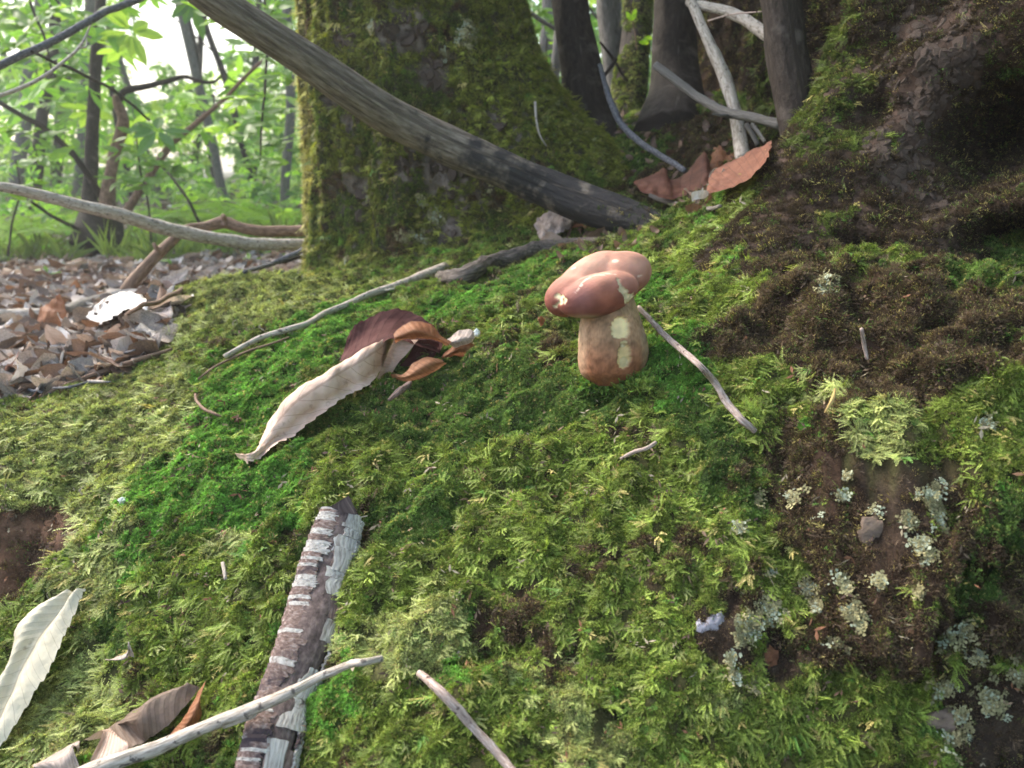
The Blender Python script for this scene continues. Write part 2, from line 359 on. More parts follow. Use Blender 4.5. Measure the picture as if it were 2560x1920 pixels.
for (u, v, r, dp) in [(2480,340,.045,.22),(2540,620,.040,.18),(2510,200,.022,.06),(2130,640,.02,.05),(2380,560,.015,.04),(2160,270,.018,.035),(2060,90,.02,.035),(2230,420,.012,.02),(2130,130,.018,.03)]:
    p, n = ray(u, v, bvR)
    if p is None: continue
    q = RV - p; g = np.exp(-(q ** 2).sum(1) / (2 * r * r)); c = np.c_[np.full(len(RV), RTC[0]), np.full(len(RV), RTC[1]), RV[:, 2]] - RV
    RV += c / np.linalg.norm(c, axis=1)[:, None] * (g * dp)[:, None]
def r_second(T, Z):
    q = np.stack([np.cos(T), np.sin(T), Z * 1.5], -1).reshape(-1, 3); return .21 + .10 * np.exp(-np.clip(Z - .42, 0, 9) / .10) + (.05 * pn(q, 2, 26) + .03 * pn(q * [1, 1, .4], 5, 27) + .015 * fbm(q, 11, 2, 28)).reshape(T.shape)
SV, SF, SUV = trunk_geo(.62, 1.98, .1, 3.2, r_second, 180, 160)
bvG = BVHTree.FromPolygons(GV.tolist(), GF.tolist())
bvR = BVHTree.FromPolygons(RV.tolist(), RF.tolist()); bvL = BVHTree.FromPolygons(LV.tolist(), LF.tolist())
def hit(u, v, lift=0.0, which='GRL'):
    best = None
    for k, bv in (('G', bvG), ('R', bvR), ('L', bvL)):
        if k in which:
            p, n = ray(u, v, bv)
            if p is not None and (best is None or depth_of(p) < depth_of(best[0])): best = (p, n)
    if best is None: return W(u, v, 2.0), UP
    p, n = best
    if np.dot(n, CAM - p) < 0: n = -n
    v = (CAM - p) / np.linalg.norm(CAM - p); return p + v * lift / max(.4, float(np.dot(n, v))), n   # raised so that it clears the surface by lift
def hp(u, v, lift=0.0, which='GRL'): return hit(u, v, lift, which)[0]
def down(x, y):
    h = bvG.ray_cast(Vector((x, y, 3)), Vector((0, 0, -1)), 9)
    return (np.array(h[0]), np.array(h[1])) if h[0] is not None else (np.array([x, y, 0]), np.array([0, 0, 1.]))

# zones: what grows where (kinds: 0 star green, 1 olive, 2 pale yellow-green, 3 red-brown dead moss, 4 bare, 5 dark green)
ZN = [(250,1150,230,2,1.3),(100,1060,160,2,1),(560,760,170,2,1.4),(700,720,150,2,1.4),(430,820,80,2,1),(140,900,90,2,1.2),(300,1000,130,2,.9),(640,930,120,0,1.3),(560,1030,110,0,1),(850,780,90,0,1.2),
 (760,860,120,0,1.0),(1250,720,90,0,1.3),(1350,660,60,0,1.1),(1150,780,80,0,1),(430,1180,130,0,.9),(330,1380,100,0,.7),(600,1230,90,0,1),(700,1200,100,0,.9),(900,1150,110,1,1),(1300,1000,110,5,1.1),(1100,1060,120,5,1.1),
 (1460,1000,100,5,1),(1420,940,50,0,.7),(1660,720,80,0,1.2),(1690,850,70,0,1),(1720,950,60,0,.8),(1760,1060,60,5,1),(1250,1150,160,1,1),(1050,1280,150,5,.8),(1500,1250,160,1,.9),(1750,620,110,1,1.2),
 (1900,470,90,1,1.0),(1820,540,80,0,.6),(1960,650,90,3,1),(2000,800,120,3,1.1),(1900,830,90,3,.8),(1830,760,70,1,.8),(2250,760,150,3,1.3),(2400,850,150,3,1.2),(2150,900,110,3,1),(1880,950,80,1,1),(2060,960,80,2,.5),
 (2280,1080,110,2,.75),(2420,1120,100,1,1),(2530,1000,90,1,.8),(2520,850,60,0,.9),(1980,1150,110,3,1),(1850,1250,110,5,.8),(2050,1350,150,3,1.1),(2250,1360,110,4,1.6),(2450,1350,130,3,1.2),(1650,1400,130,3,.8),
 (1420,1480,130,3,.9),(1350,1650,120,3,.7),(1250,1400,90,1,.8),(1560,1600,130,1,1),(1000,1550,120,2,.9),(1060,1600,90,2,.8),(950,1450,90,1,1),(1150,1700,100,0,.7),(1500,1850,160,2,.9),(1250,1870,120,1,1),
 (1000,1850,120,1,1),(850,1750,90,0,.8),(1700,1850,150,1,1),(1800,1750,120,2,.8),(1940,1650,70,4,1.8),(1790,1590,60,4,1.8),(2150,1650,150,3,1),(2000,1800,150,1,.8),(2300,1600,120,3,1),(2480,1820,120,4,1.7),(2560,1600,120,3,1),
 (450,1500,130,1,1),(500,1620,120,1,.9),(300,1600,80,5,1),(350,1700,80,3,.9),(200,1730,90,2,.9),(250,1800,100,2,.9),(100,1820,80,2,.8),(250,1440,90,2,.8),(2200,1195,34,4,3),(2110,1180,30,4,3),(2300,1190,30,4,3),(2380,1175,26,4,2.5),(1850,1330,90,1,.6),(2100,1500,90,5,.7),(2300,1500,90,1,.6),(2420,1450,80,5,.6),(2250,1700,110,1,.6),(2100,1720,80,2,.5),(2500,1300,90,5,.6),(1980,1420,60,1,.5),(2330,1800,80,5,.6),(2520,1680,60,1,.6),(2150,520,110,3,1),(2330,520,120,3,.8),(2500,520,120,5,.9),(2060,600,90,3,.8),(2200,620,80,1,.6),(2080,430,70,5,.8),(1980,560,70,1,.6),(2400,700,80,5,.7),(1700,400,80,3,1.2),(1600,400,70,5,1.1),(1500,430,60,3,.8),(1760,330,80,3,1.2),(1850,380,60,5,1.1),(1470,340,50,3,1),(1640,470,70,3,.9),(1100,900,160,5,.35),(800,1000,120,5,.4),(1150,1350,120,1,.5),(1000,1180,110,3,.55),(1300,1220,100,3,.6),(1500,1100,90,3,.5),(1150,1050,80,3,.5),(900,1330,70,3,.45),(1250,1330,90,5,.5),(650,1250,80,3,.35),(480,1380,80,3,.3),(820,1130,70,3,.35),(530,1400,100,2,.7),(60,1390,110,4,2.6),(120,1330,60,4,1.2),(20,1480,60,4,1.6),
 (650,1400,70,3,.5),(700,1780,90,5,.7),(600,1500,80,1,.6),(2050,700,40,4,.9),(2440,640,80,4,1)]
ZC = []
for (u, v, r, k, wt) in ZN:
    p = hp(u, v); ZC.append((*p, r / FPX * depth_of(p) * 1.25, k, wt * {0: .85, 3: .66}.get(k, 1)))
ZC = np.array(ZC)
def zones(P):                      # kind per point
    sc = np.zeros((len(P), 6)); sc[:, 1] += .24; sc[:, 5] += .12; sc[:, 0] += .05; sc[:, 3] += .08
    for x, y, z, r, k, wt in ZC:
        d2 = ((P - [x, y, z]) ** 2).sum(1); sc[:, int(k)] += wt * np.exp(-d2 / (r * r))
    for k in range(6): sc[:, k] += .60 * pn(P, 30, 31 + k) + .55 * pn(P, 75, 41 + k) + .22 * pn(P, 11, 51 + k) + .35 * pn(P, 170, 56 + k)
    sc[:, 4] -= .15
    return sc.argmax(1)
KC = np.array([(.098,.200,.034),(.135,.172,.032),(.225,.245,.085),(.078,.052,.033),(.09,.07,.045),(.078,.125,.028)])
def is_litter(P):                  # the leaf-strewn floor left of the bank
    x, y, z = P.T
    e = .05 * pn(P, 6, 61) + .03 * pn(P, 20, 62)
    edge = np.interp(y, [.7, .90, 1.0, 1.10, 1.25, 1.45, 1.6, 9], [-.60, -.50, -.475, -.46, -.54, -.60, -.62, -.62])
    return (x < edge + e) & (y > .985 + .9 * e) | (y > 2.2)

# ------------------------------------------------------------------ ground
kz = np.full(len(GV), 1); nearm = (np.abs(GV[:, 0]) < 1.3) & (GV[:, 1] > 0) & (GV[:, 1] < 2.4)
kz[nearm] = zones(GV[nearm]); lit = is_litter(GV)
UNDER = np.array([(.030,.055,.012),(.050,.048,.018),(.075,.072,.028),(.050,.030,.020),(.125,.070,.045),(.022,.036,.010)])
gc = UNDER[kz]; gc[lit] = (.13, .085, .06)
gc[(kz == 4) & (GV[:, 0] > .05) & ~lit] = (.040, .028, .020); gc *= (1 + .8 * pn(GV, 40, 71))[:, None]  # bare soil at right is coloured darker to paint the gloom of the cavities
far = np.hypot(GV[:, 0], GV[:, 1]) > 3.4
gc[far] = np.array([.07, .07, .03]) * (1 + .6 * pn(GV[far], 1.5, 72))[:, None]
ground = mk('ground', GV, GF, M['soil'], cols=np.clip(gc, .004, 1), origin=np.zeros(3)); tag(ground, 'mossy earth bank and leaf strewn forest floor', kind='structure')

# ------------------------------------------------------------------ moss, lichen and leaf instancing
def library(name, meshes, mat):
    c = bpy.data.collections.new(name)
    for i, (V, F) in enumerate(meshes):
        me = mesh('%s_%02d' % (name, i), V, F, mat, smooth=False); c.objects.link(bpy.data.objects.new('%s_%02d' % (name, i), me))
    return c
_ng = {}
def node_group(coll):
    if coll.name in _ng: return _ng[coll.name]
    g = bpy.data.node_groups.new('scatter_' + coll.name, 'GeometryNodeTree')
    g.interface.new_socket('Geometry', in_out='INPUT', socket_type='NodeSocketGeometry'); g.interface.new_socket('Geometry', in_out='OUTPUT', socket_type='NodeSocketGeometry')
    gi = g.nodes.new('NodeGroupInput'); go = g.nodes.new('NodeGroupOutput'); iop = g.nodes.new('GeometryNodeInstanceOnPoints'); ci = g.nodes.new('GeometryNodeCollectionInfo')
    ci.inputs['Collection'].default_value = coll; ci.inputs['Separate Children'].default_value = True; ci.inputs['Reset Children'].default_value = True
    def na(nm, ty):
        n = g.nodes.new('GeometryNodeInputNamedAttribute'); n.data_type = ty; n.inputs['Name'].default_value = nm; return n.outputs['Attribute']
    e = g.nodes.new('FunctionNodeEulerToRotation')
    L = g.links.new; L(gi.outputs[0], iop.inputs['Points']); L(ci.outputs[0], iop.inputs['Instance']); iop.inputs['Pick Instance'].default_value = True
    L(na('idx', 'INT'), iop.inputs['Instance Index']); L(na('rot', 'FLOAT_VECTOR'), e.inputs[0]); L(e.outputs[0], iop.inputs['Rotation']); L(na('scl', 'FLOAT_VECTOR'), iop.inputs['Scale'])
    L(iop.outputs[0], go.inputs[0]); _ng[coll.name] = g; return g
def norm(a): return a / (np.linalg.norm(a, axis=-1, keepdims=True) + 1e-12)
def scatter(name, P, Nn, X, scl, idx, tint, coll, parent=None, label=None, cat=None):
    Z = norm(Nn); X = norm(X - Z * (X * Z).sum(1, keepdims=True)); Y = np.cross(Z, X)
    rot = np.stack([np.arctan2(Y[:, 2], Z[:, 2]), np.arcsin(np.clip(-X[:, 2], -1, 1)), np.arctan2(X[:, 1], X[:, 0])], 1)
    org = wpos(parent) if parent else np.zeros(3)
    me = bpy.data.meshes.new(name); me.vertices.add(len(P)); me.vertices.foreach_set('co', (P - org).ravel())
    if np.ndim(scl) == 1: scl = np.stack([scl] * 3, 1)
    for nm, ty, k, dat in (('rot', 'FLOAT_VECTOR', 'vector', rot), ('scl', 'FLOAT_VECTOR', 'vector', scl), ('idx', 'INT', 'value', idx.astype(np.int32))):
        a = me.attributes.new(nm, ty, 'POINT'); a.data.foreach_set(k, np.ascontiguousarray(dat).ravel())
    a = me.attributes.new('tint', 'FLOAT_COLOR', 'POINT'); c = np.ones((len(P), 4)); c[:, :3] = np.clip(tint, .002, 1); a.data.foreach_set('color', c.ravel())
    o = bpy.data.objects.new(name, me); COL.objects.link(o)
    if parent: o.parent = parent
    md = o.modifiers.new('scatter', 'NODES'); md.node_group = node_group(coll)
    return tag(o, label, cat, kind='stuff')
R = random.Random(5)
def rv(s=1.): return np.array([R.gauss(0, s), R.gauss(0, s), R.gauss(0, s)])
def blade(V, F, b, d, side, L, w, droop=0):
    d = d / np.linalg.norm(d); s = np.cross(d, side); s /= np.linalg.norm(s) + 1e-9
    k = len(V); m = b + d * L * .45; t = b + d * L + np.array([0, 0, -droop * L])
    V += [b, m + s * w, t, m - s * w]; F += [[k, k + 1, k + 2], [k, k + 2, k + 3]]
def star_patch():
    V, F = [], []
    for _ in range(8):
        x, y = R.gauss(0, .0032), R.gauss(0, .0032); h = R.uniform(.0015, .0045); top = np.array([x, y, h]); ax = np.array([x * 60, y * 60, 1.]) + rv(.15); ax /= np.linalg.norm(ax)
        for k in range(13):
            a = k * 2.4; e = R.uniform(.25, 1.1); d = ax * math.sin(e) + np.array([math.cos(a), math.sin(a), 0]) * math.cos(e)
            blade(V, F, top - ax * R.uniform(0, .0014), d, ax, R.uniform(.0022, .0036), R.uniform(.00026, .0004), .15)
        blade(V, F, np.array([x, y, -.002]), ax, np.array([1, 0, 0.]), h + .002, .0003)
    return np.array(V), F
def feather_patch(n=6, L=(.007, .012), spread=1.0, flat=.35):
    V, F = [], []
    for _ in range(n):
        a = R.gauss(0, spread); p = np.array([R.gauss(0, .003), R.gauss(0, .003), 0]); d = np.array([math.cos(a), math.sin(a), R.uniform(.3, 1.2)]); d /= np.linalg.norm(d)
        ln = R.uniform(*L); st = 11; q = p.copy()
        for k in range(st):
            d = d + np.array([0, 0, -.07]) * (k / st) + rv(.05); d /= np.linalg.norm(d); q = q + d * ln / st
            s = np.cross(d, [0, 0, 1.]); s /= np.linalg.norm(s) + 1e-9; ll = ln * .17 * (1 - .55 * k / st)
            for sg in (-1, 1): blade(V, F, q, d * .8 + s * sg + np.array([0, 0, R.uniform(-.2, .5)]), np.array([0, 0, 1.]), ll, ll * .24)
        blade(V, F, q, d, np.array([0, 0, 1.]), ln * .16, ln * .025)
    return np.array(V), F
def bud_patch():
    V, F = [], []
    for _ in range(9):
        p = np.array([R.gauss(0, .0034), R.gauss(0, .0034), 0]); ax = np.array([p[0] * 90, p[1] * 90, 1.]) + rv(.25); ax /= np.linalg.norm(ax); h = R.uniform(.002, .0055)
        for k in range(10):
            f = k / 9; a = k * 2.4; s = np.array([math.cos(a), math.sin(a), 0]); blade(V, F, p + ax * h * f, ax * .9 + s * (.75 - .4 * f), ax, .0017, .00038)
    return np.array(V), F
def crust_patch():
    V, F = [], []
    for _ in range(16):
        p = np.array([R.gauss(0, .003), R.gauss(0, .003), R.uniform(0, .0008)]); k = len(V); m = 6; r = R.uniform(.0008, .0018); tl = rv(.45)
        V.append(p + [0, 0, .0004]); 
        for j in range(m):
            a = j / m * 6.28; rr = r * R.uniform(.6, 1.3); V.append(p + [math.cos(a) * rr, math.sin(a) * rr, tl[0] * math.cos(a) * r + tl[1] * math.sin(a) * r + R.uniform(0, .0007)])
        F += [[k, k + 1 + j, k + 1 + (j + 1) % m] for j in range(m)]
    return np.array(V), F
def bit():
    V, F = [], []
    L = R.uniform(.003, .009); blade(V, F, np.zeros(3), np.array([1, R.gauss(0, .2), .2]), np.array([0, 0, 1.]), L, R.uniform(.0003, .0016)); return np.array(V), F
def join(n, fn, s):
    V, F = [], []
    for _ in range(n):
        v, f = fn(); k = len(V); a = R.uniform(0, 6.3); c, q = math.cos(a), math.sin(a); v = v @ np.array([[c, q, 0], [-q, c, 0], [0, 0, 1]]) + np.array([R.gauss(0, s), R.gauss(0, s), 0]); V += list(v); F += [[i + k for i in g] for g in f]
    return np.array(V), F
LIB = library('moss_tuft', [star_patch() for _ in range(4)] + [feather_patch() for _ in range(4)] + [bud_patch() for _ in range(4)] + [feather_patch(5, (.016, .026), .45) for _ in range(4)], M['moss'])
LICH = library('lichen_flake', [crust_patch() for _ in range(5)], M['lichen'])
BITS = library('debris_bit', [join(3, bit, .004) for _ in range(6)], M['debris'])

def sample(V, F, dens, keep=None):
    V = np.asarray(V); F = np.asarray(F); T = np.vstack([F[:, [0, 1, 2]], F[:, [0, 2, 3]]]); a, b, c = V[T[:, 0]], V[T[:, 1]], V[T[:, 2]]
    cr_ = np.cross(b - a, c - a); ar = np.linalg.norm(cr_, axis=1) / 2; nn = cr_ / (2 * ar[:, None] + 1e-15); ct = (a + b + c) / 3
    dl = dens(ct, nn) * ar; n = rng.poisson(np.clip(dl, 0, 60)); i = np.repeat(np.arange(len(T)), n); r1 = np.sqrt(rng.random(len(i)))[:, None]; r2 = rng.random(len(i))[:, None]
    return a[i] * (1 - r1) + b[i] * r1 * (1 - r2) + c[i] * r1 * r2, nn[i]
def camd(P): return np.linalg.norm(P - CAM, axis=1)
def seen_box(P, pad=260):
    q = P - CAM; d = q @ FW; u = 1280 + FPX * (q @ RT) / np.maximum(d, .05); v = 960 - FPX * (q @ UP) / np.maximum(d, .05)
    return (d > .1) & (u > -pad) & (u < 2560 + pad) & (v > -pad) & (v < 1920 + pad)
def moss_dens(k):
    def f(P, n):
        D = camd(P); return k * seen_box(P) * (D < 2.9) * (.5 / D) ** 1.75
    return f
def moss_cover(name, P, n, parent=None, kinds=None, label=None, cat=None, long_ok=True, dark=1.0, hue=(1, 1, 1)):
    k = zones(P) if kinds is None else kinds(P); keep = (k != 4) | (rng.random(len(P)) < .10); P, n, k = P[keep], n[keep], k[keep]; k[k == 4] = 3
    D = camd(P); m = len(P); rr = rng.random(m)
    thin = ~((k == 3) & (rng.random(m) < .12)); thin &= pn(P, 85, 88) > -.27 + .10 * rng.random(m); P, n, k, D, rr = P[thin], n[thin], k[thin], D[thin], rr[thin]; m = len(P)
    idx = rng.integers(0, 4, m); base = np.select([k == 0, k == 1, k == 2, k == 3, k == 5], [np.where(rr < .6, 0, 8), np.where(rr < .58, 8, np.where(rr < .95, 0, 4)), np.where(rr < .20, 4, np.where(rr < .45, 0, 8)), np.where(rr < .15, 4, 8), np.where(rr < .45, 0, 8)], 4)
    lg = (k == 2) | (k == 1); steep = n[:, 2] < .80; base = np.where(lg & steep & (rr > .965) & long_ok, 12, base); base = np.where((k == 2) & (P[:, 0] > .16) & (P[:, 1] < .9) & (rr > .86) & long_ok, 12, base); idx = idx + base
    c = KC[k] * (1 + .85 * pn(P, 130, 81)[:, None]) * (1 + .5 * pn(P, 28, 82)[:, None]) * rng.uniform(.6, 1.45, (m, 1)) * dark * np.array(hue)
    swap = rng.random(m) < .10; c[swap] = KC[rng.integers(0, 4, swap.sum())] * .8
    yel = rng.random(m) < .05; c[yel] = np.array([.34, .28, .10]) * rng.uniform(.6, 1.1, (yel.sum(), 1))
    up = np.array([0, 0, 1.]); Z = n * .75 + up * .35 + np.array([-.25, 0, 0]) * .5 + rng.normal(0, .22, (m, 3))
    dn = n * n[:, 2:3] - up; X = norm(dn + 1e-6) + rng.normal(0, .75, (m, 3)); s = .57 * (.66 + .45 * np.clip(pn(P, 60, 85) + .4 * pn(P, 150, 86), -.5, .6)) * rng.uniform(.6, 1.4, m) * np.where(D < .62, np.maximum(.66, (D / .62) ** 1.3), (D / .62) ** .5)
    s = s * np.where(k == 3, 1.15, np.where(k == 0, 1.1, 1.0))
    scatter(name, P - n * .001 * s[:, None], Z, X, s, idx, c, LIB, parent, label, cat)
P, n = sample(GV, GF, lambda P, n: moss_dens(1500000)(P, n) * (~is_litter(P)))
moss_cover('moss', P, n, label='carpet of green, olive and brown moss covering the bank')
print('moss', len(P))
P, n = sample(GV, GF, lambda P, n: 2300 * (1 - .55 * (P[:, 0] > .12)) * seen_box(P) * (camd(P) < 1.6) * (~is_litter(P)))
m = len(P); cc = np.array([(.22,.15,.10),(.14,.08,.05),(.32,.27,.19),(.19,.09,.05),(.08,.05,.04)])[rng.integers(0, 5, m)] * rng.uniform(.6, 1.2, (m, 1))
scatter('debris', P + n * .005, n + rng.normal(0, .3, (m, 3)), rng.normal(0, 1, (m, 3)), rng.uniform(.4, 1.0, m), rng.integers(0, 6, m), cc, BITS, label='small dry scraps of leaf and bark caught in the moss')

# ------------------------------------------------------------------ the two big mossy trunks
def to_px(P):
    q = P - CAM; d = q @ FW; return 1280 + FPX * (q @ RT) / d, 960 - FPX * (q @ UP) / d
def spots(L, bv):
    out = []
    for (u, v, r) in L:
        p, n = ray(u, v, bv)
        if p is not None: out.append((*p, r / FPX * depth_of(p)))
    return np.array(out)
def near_spots(P, S):
    g = np.zeros(len(P))
    for x, y, z, r in S: g = np.maximum(g, np.exp(-((P - [x, y, z]) ** 2).sum(1) / (r * r)))
    return g
bareL = spots([(1020,90,60),(960,90,40),(1040,40,50),(860,100,35),(1080,180,45),(1100,440,70),(1000,420,60),(1150,480,60),(900,480,50),(870,300,35),(1130,560,50),(1240,300,30),(830,250,30),(1300,340,25)], bvL)
bareR = spots([(2300,60,70),(2340,130,75),(2300,200,70),(2330,260,60),(2400,120,60),(2250,300,60),(2290,380,60),(2240,440,45),(2330,500,40),(2200,360,35),(2380,40,60),(2420,190,50)], bvR)
left_tree = thing('moss_covered_tree', (LT[0], LT[1], .2), 'thick mossy tree trunk behind the fallen grey branch, its root flaring to the right', 'tree')
lc = np.array([.062, .055, .034]) * (1 + 1.0 * pn(LV, 26, 91))[:, None]; g = near_spots(LV, bareL) if len(bareL) else 0
lc = lc * (1 - g[:, None] * .6) + np.array([.24, .19, .17]) * (1 + .8 * pn(LV, 60, 92))[:, None] * (g * .6)[:, None]
trunkL = mk('trunk', LV, LF, M['bark'], left_tree, cols=np.clip(lc, .01, 1))
right_tree = thing('moss_covered_tree', (RTC[0], RTC[1], .2), 'huge dark mossy tree with exposed scaly bark filling the upper right', 'tree')
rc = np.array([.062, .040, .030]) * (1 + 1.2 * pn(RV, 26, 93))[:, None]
trunkR = mk('trunk', RV, RF, M['bark'], right_tree, cols=np.clip(rc, .006, 1))
rc2 = np.array([.062, .040, .030]) * (1 + 1.2 * pn(SV, 26, 94))[:, None]; trunkS = mk('trunk', SV, SF, M['bark'], right_tree, cols=np.clip(rc2, .006, 1))
def kindL(P):
    sc = np.zeros((len(P), 6)); th = np.arctan2(P[:, 1] - LT[1], P[:, 0] - LT[0]); leftish = sm(2.5, 3.0, np.abs(th)); u, v = to_px(P)
    sc[:, 2] = leftish * .9 + .30 * sm(.25, .5, P[:, 0]) ; sc[:, 1] = .32; sc[:, 3] = .14 + .16 * np.exp(-((P[:, 2] - .38) / .1) ** 2) ; sc[:, 5] = .16
    right = sm(-.10, .06, P[:, 0]) * sm(.35, .5, P[:, 2]); sc[:, 1] += right * .35; sc[:, 2] += right * .12
    sc[:, 4] = near_spots(P, bareL) * .62 - .06; sc[:, 5] += .12 * sm(.75, .5, P[:, 2])
    for k in range(6): sc[:, k] += .45 * pn(P, 14, 31 + k) + .30 * pn(P, 45, 41 + k)
    return sc.argmax(1)
P, n = sample(LV, LF, lambda P, n: 190000 * seen_box(P, 120) * (P[:, 1] < LT[1] + .12) * (P[:, 2] < 1.5) * (P[:, 2] > .15))
moss_cover('moss', P, n, left_tree, kindL, hue=(1.10, .92, .8))
print('mossL', len(P))
def kindR(P):
    sc = np.zeros((len(P), 6)); sc[:, 1] = .22; sc[:, 3] = .54; sc[:, 5] = .22; sc[:, 4] = near_spots(P, bareR) * 1.2 - .05; sc[:, 0] = -.1
    gl = np.exp(-((P[:, 0] - .33) / .07) ** 2) * sm(.3, .45, P[:, 2]); sc[:, 1] += gl * .35; sc[:, 0] += gl * .25
    for k in range(6): sc[:, k] += .45 * pn(P, 16, 131 + k) + .30 * pn(P, 50, 141 + k)
    return sc.argmax(1)
P, n = sample(RV, RF, lambda P, n: 200000 * seen_box(P, 150) * (P[:, 1] < RTC[1] + .2) * (P[:, 2] < 1.3) * (P[:, 2] > .18) * (P[:, 0] < .85))
moss_cover('moss', P, n, right_tree, kindR, dark=.62)  # moss colour scaled down here to paint the shade of the right side
print('mossR', len(P))
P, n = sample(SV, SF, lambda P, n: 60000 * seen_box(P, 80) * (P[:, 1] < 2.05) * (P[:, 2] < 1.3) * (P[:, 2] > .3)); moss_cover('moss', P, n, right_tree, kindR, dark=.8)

# lichen
def lichen(name, spotsL, which, parent=None, label=None, cnt=55):
    Ps, Ns, Cs = [], [], []
    for (u, v, r) in spotsL:
        for _ in range(int(cnt * (r / 30) ** 1.6) + 8):
            a = R.uniform(0, 6.28); q = r * abs(R.gauss(0, .62)); uu, vv = u + q * math.cos(a), v + q * math.sin(a)
            if math.sin(uu * .21 + vv * .13) + math.sin(vv * .27 - uu * .11) < -.3: continue
            p, n = hit(uu, vv, .003, which)
            Ps.append(p); Ns.append(n); Cs.append(np.array([.27, .31, .22]) * R.uniform(.4, 1.1) * np.array([1.25, 1, .75]) if R.random() < .8 else np.array([.33, .36, .26]))
    P = np.array(Ps); n = np.array(Ns); m = len(P); D = camd(P)
    scatter(name, P, n + rng.normal(0, .25, (m, 3)), rng.normal(0, 1, (m, 3)), np.stack([rng.uniform(.3, .7, m) * np.maximum(1, D / .75)] * 2 + [rng.uniform(.12, .3, m)], 1), rng.integers(0, 5, m), np.array(Cs), LICH, parent, label)
lichen('lichen', [(1166,85,34),(1180,60,20),(790,345,20),(1088,545,24),(1060,505,14),(1060,600,20),(1010,590,20),(1130,640,18),(920,490,14),(1220,470,14),(870,655,14),(1110,130,12),(925,70,14),(1180,610,20)], 'L', left_tree, cnt=30)
lichen('lichen', [(2060,700,30),(2070,720,22),(2330,1245,34),(2340,1290,26),(2270,1300,18),(2300,1360,22),(2330,1390,20),(1895,1245,16),(1980,1240,18),(2105,1240,14),(2110,1460,20),(2200,1455,20),(2300,1485,14),(2130,1530,24),(2145,1560,20),(1920,1520,32),(1880,1560,34),(1850,1590,24),(1830,1650,14),(1840,1690,14),(1890,1720,20),(2380,1600,26),(2410,1570,20),(2440,1640,24),(2360,1720,26),(2400,1790,30),(2480,1760,36),(2390,1850,26),(2020,1470,22),(2040,1510,18),(1850,1320,12),(2470,1060,18),(2080,1610,10),(2190,1280,14),(2120,1190,12),(2550,1690,20),(2100,1620,12),(2040,1290,10),(1920,1430,10)], 'GR', None, 'pale blue green lichen crusts among the dark moss at lower right', cnt=50)

# exposed bark: separate scales on the two trunks
def scale_mesh(sd, L=1.0, Wd=1.0):
    r = random.Random(sd); m = 9; out = []
    for j in range(m):
        a = j / m * 6.283; q = r.uniform(.7, 1.15); out.append((math.cos(a) * q * Wd * .5, math.sin(a) * q * L * .5))
    V = [(x, y, 0) for x, y in out] + [(x * .86, y * .86, .16 + r.uniform(-.03, .06)) for x, y in out] + [(0, 0, .22)]
    F = [[j, (j + 1) % m, m + (j + 1) % m, m + j] for j in range(m)] + [[m + j, m + (j + 1) % m, 2 * m] for j in range(m)]
    V = np.array(V, float); return V, F, V[:, :2] + .5
def set_rot(o, Z, X):
    from mathutils import Matrix
    Z = Z / np.linalg.norm(Z); X = X - Z * np.dot(X, Z); X /= np.linalg.norm(X); Y = np.cross(Z, X)
    o.rotation_euler = Matrix(((X[0], Y[0], Z[0]), (X[1], Y[1], Z[1]), (X[2], Y[2], Z[2]))).to_euler()
scm = []
for k in range(6):
    V, F, uv = scale_mesh(k, 1.0, R.uniform(.7, 1.1)); scm.append(mesh('bark_scale', V, F, M['plated'], uv, smooth=False))
def scales(parent, SL, n, size, which, nm='bark_scale'):
    c = 0
    while c < n:
        u, v, r = R.choice(SL); a = R.uniform(0, 6.28); q = r * math.sqrt(R.random()) * 1.0
        p, nn = hit(u + q * math.cos(a) * .8, v + q * math.sin(a) * 1.2, -.0005, which); c += 1
        o = bpy.data.objects.new(nm, R.choice(scm)); COL.objects.link(o); o.parent = parent
        o.location = (p - wpos(parent)).tolist(); s = size * R.uniform(.45, 1.5); o.scale = (s, s * R.uniform(.8, 1.5), s * R.uniform(.5, .9))
        set_rot(o, nn + rv(.30), np.array([1, 0, 0]) + rv(.35))
scales(right_tree, [(2300,60,80),(2340,130,80),(2300,200,80),(2330,260,60),(2400,120,60),(2250,300,60),(2290,380,60),(2240,440,50),(2330,500,50),(2200,360,45),(2380,40,60),(2420,190,50),(2230,180,50)], 420, .0088, 'R')
scales(left_tree, [(1020,90,50),(960,90,35),(1040,40,40),(860,100,25),(1080,180,35),(1100,440,60),(1000,430,40),(1150,480,50),(900,490,40),(1130,560,40),(1240,300,25)], 90, .018, 'L')

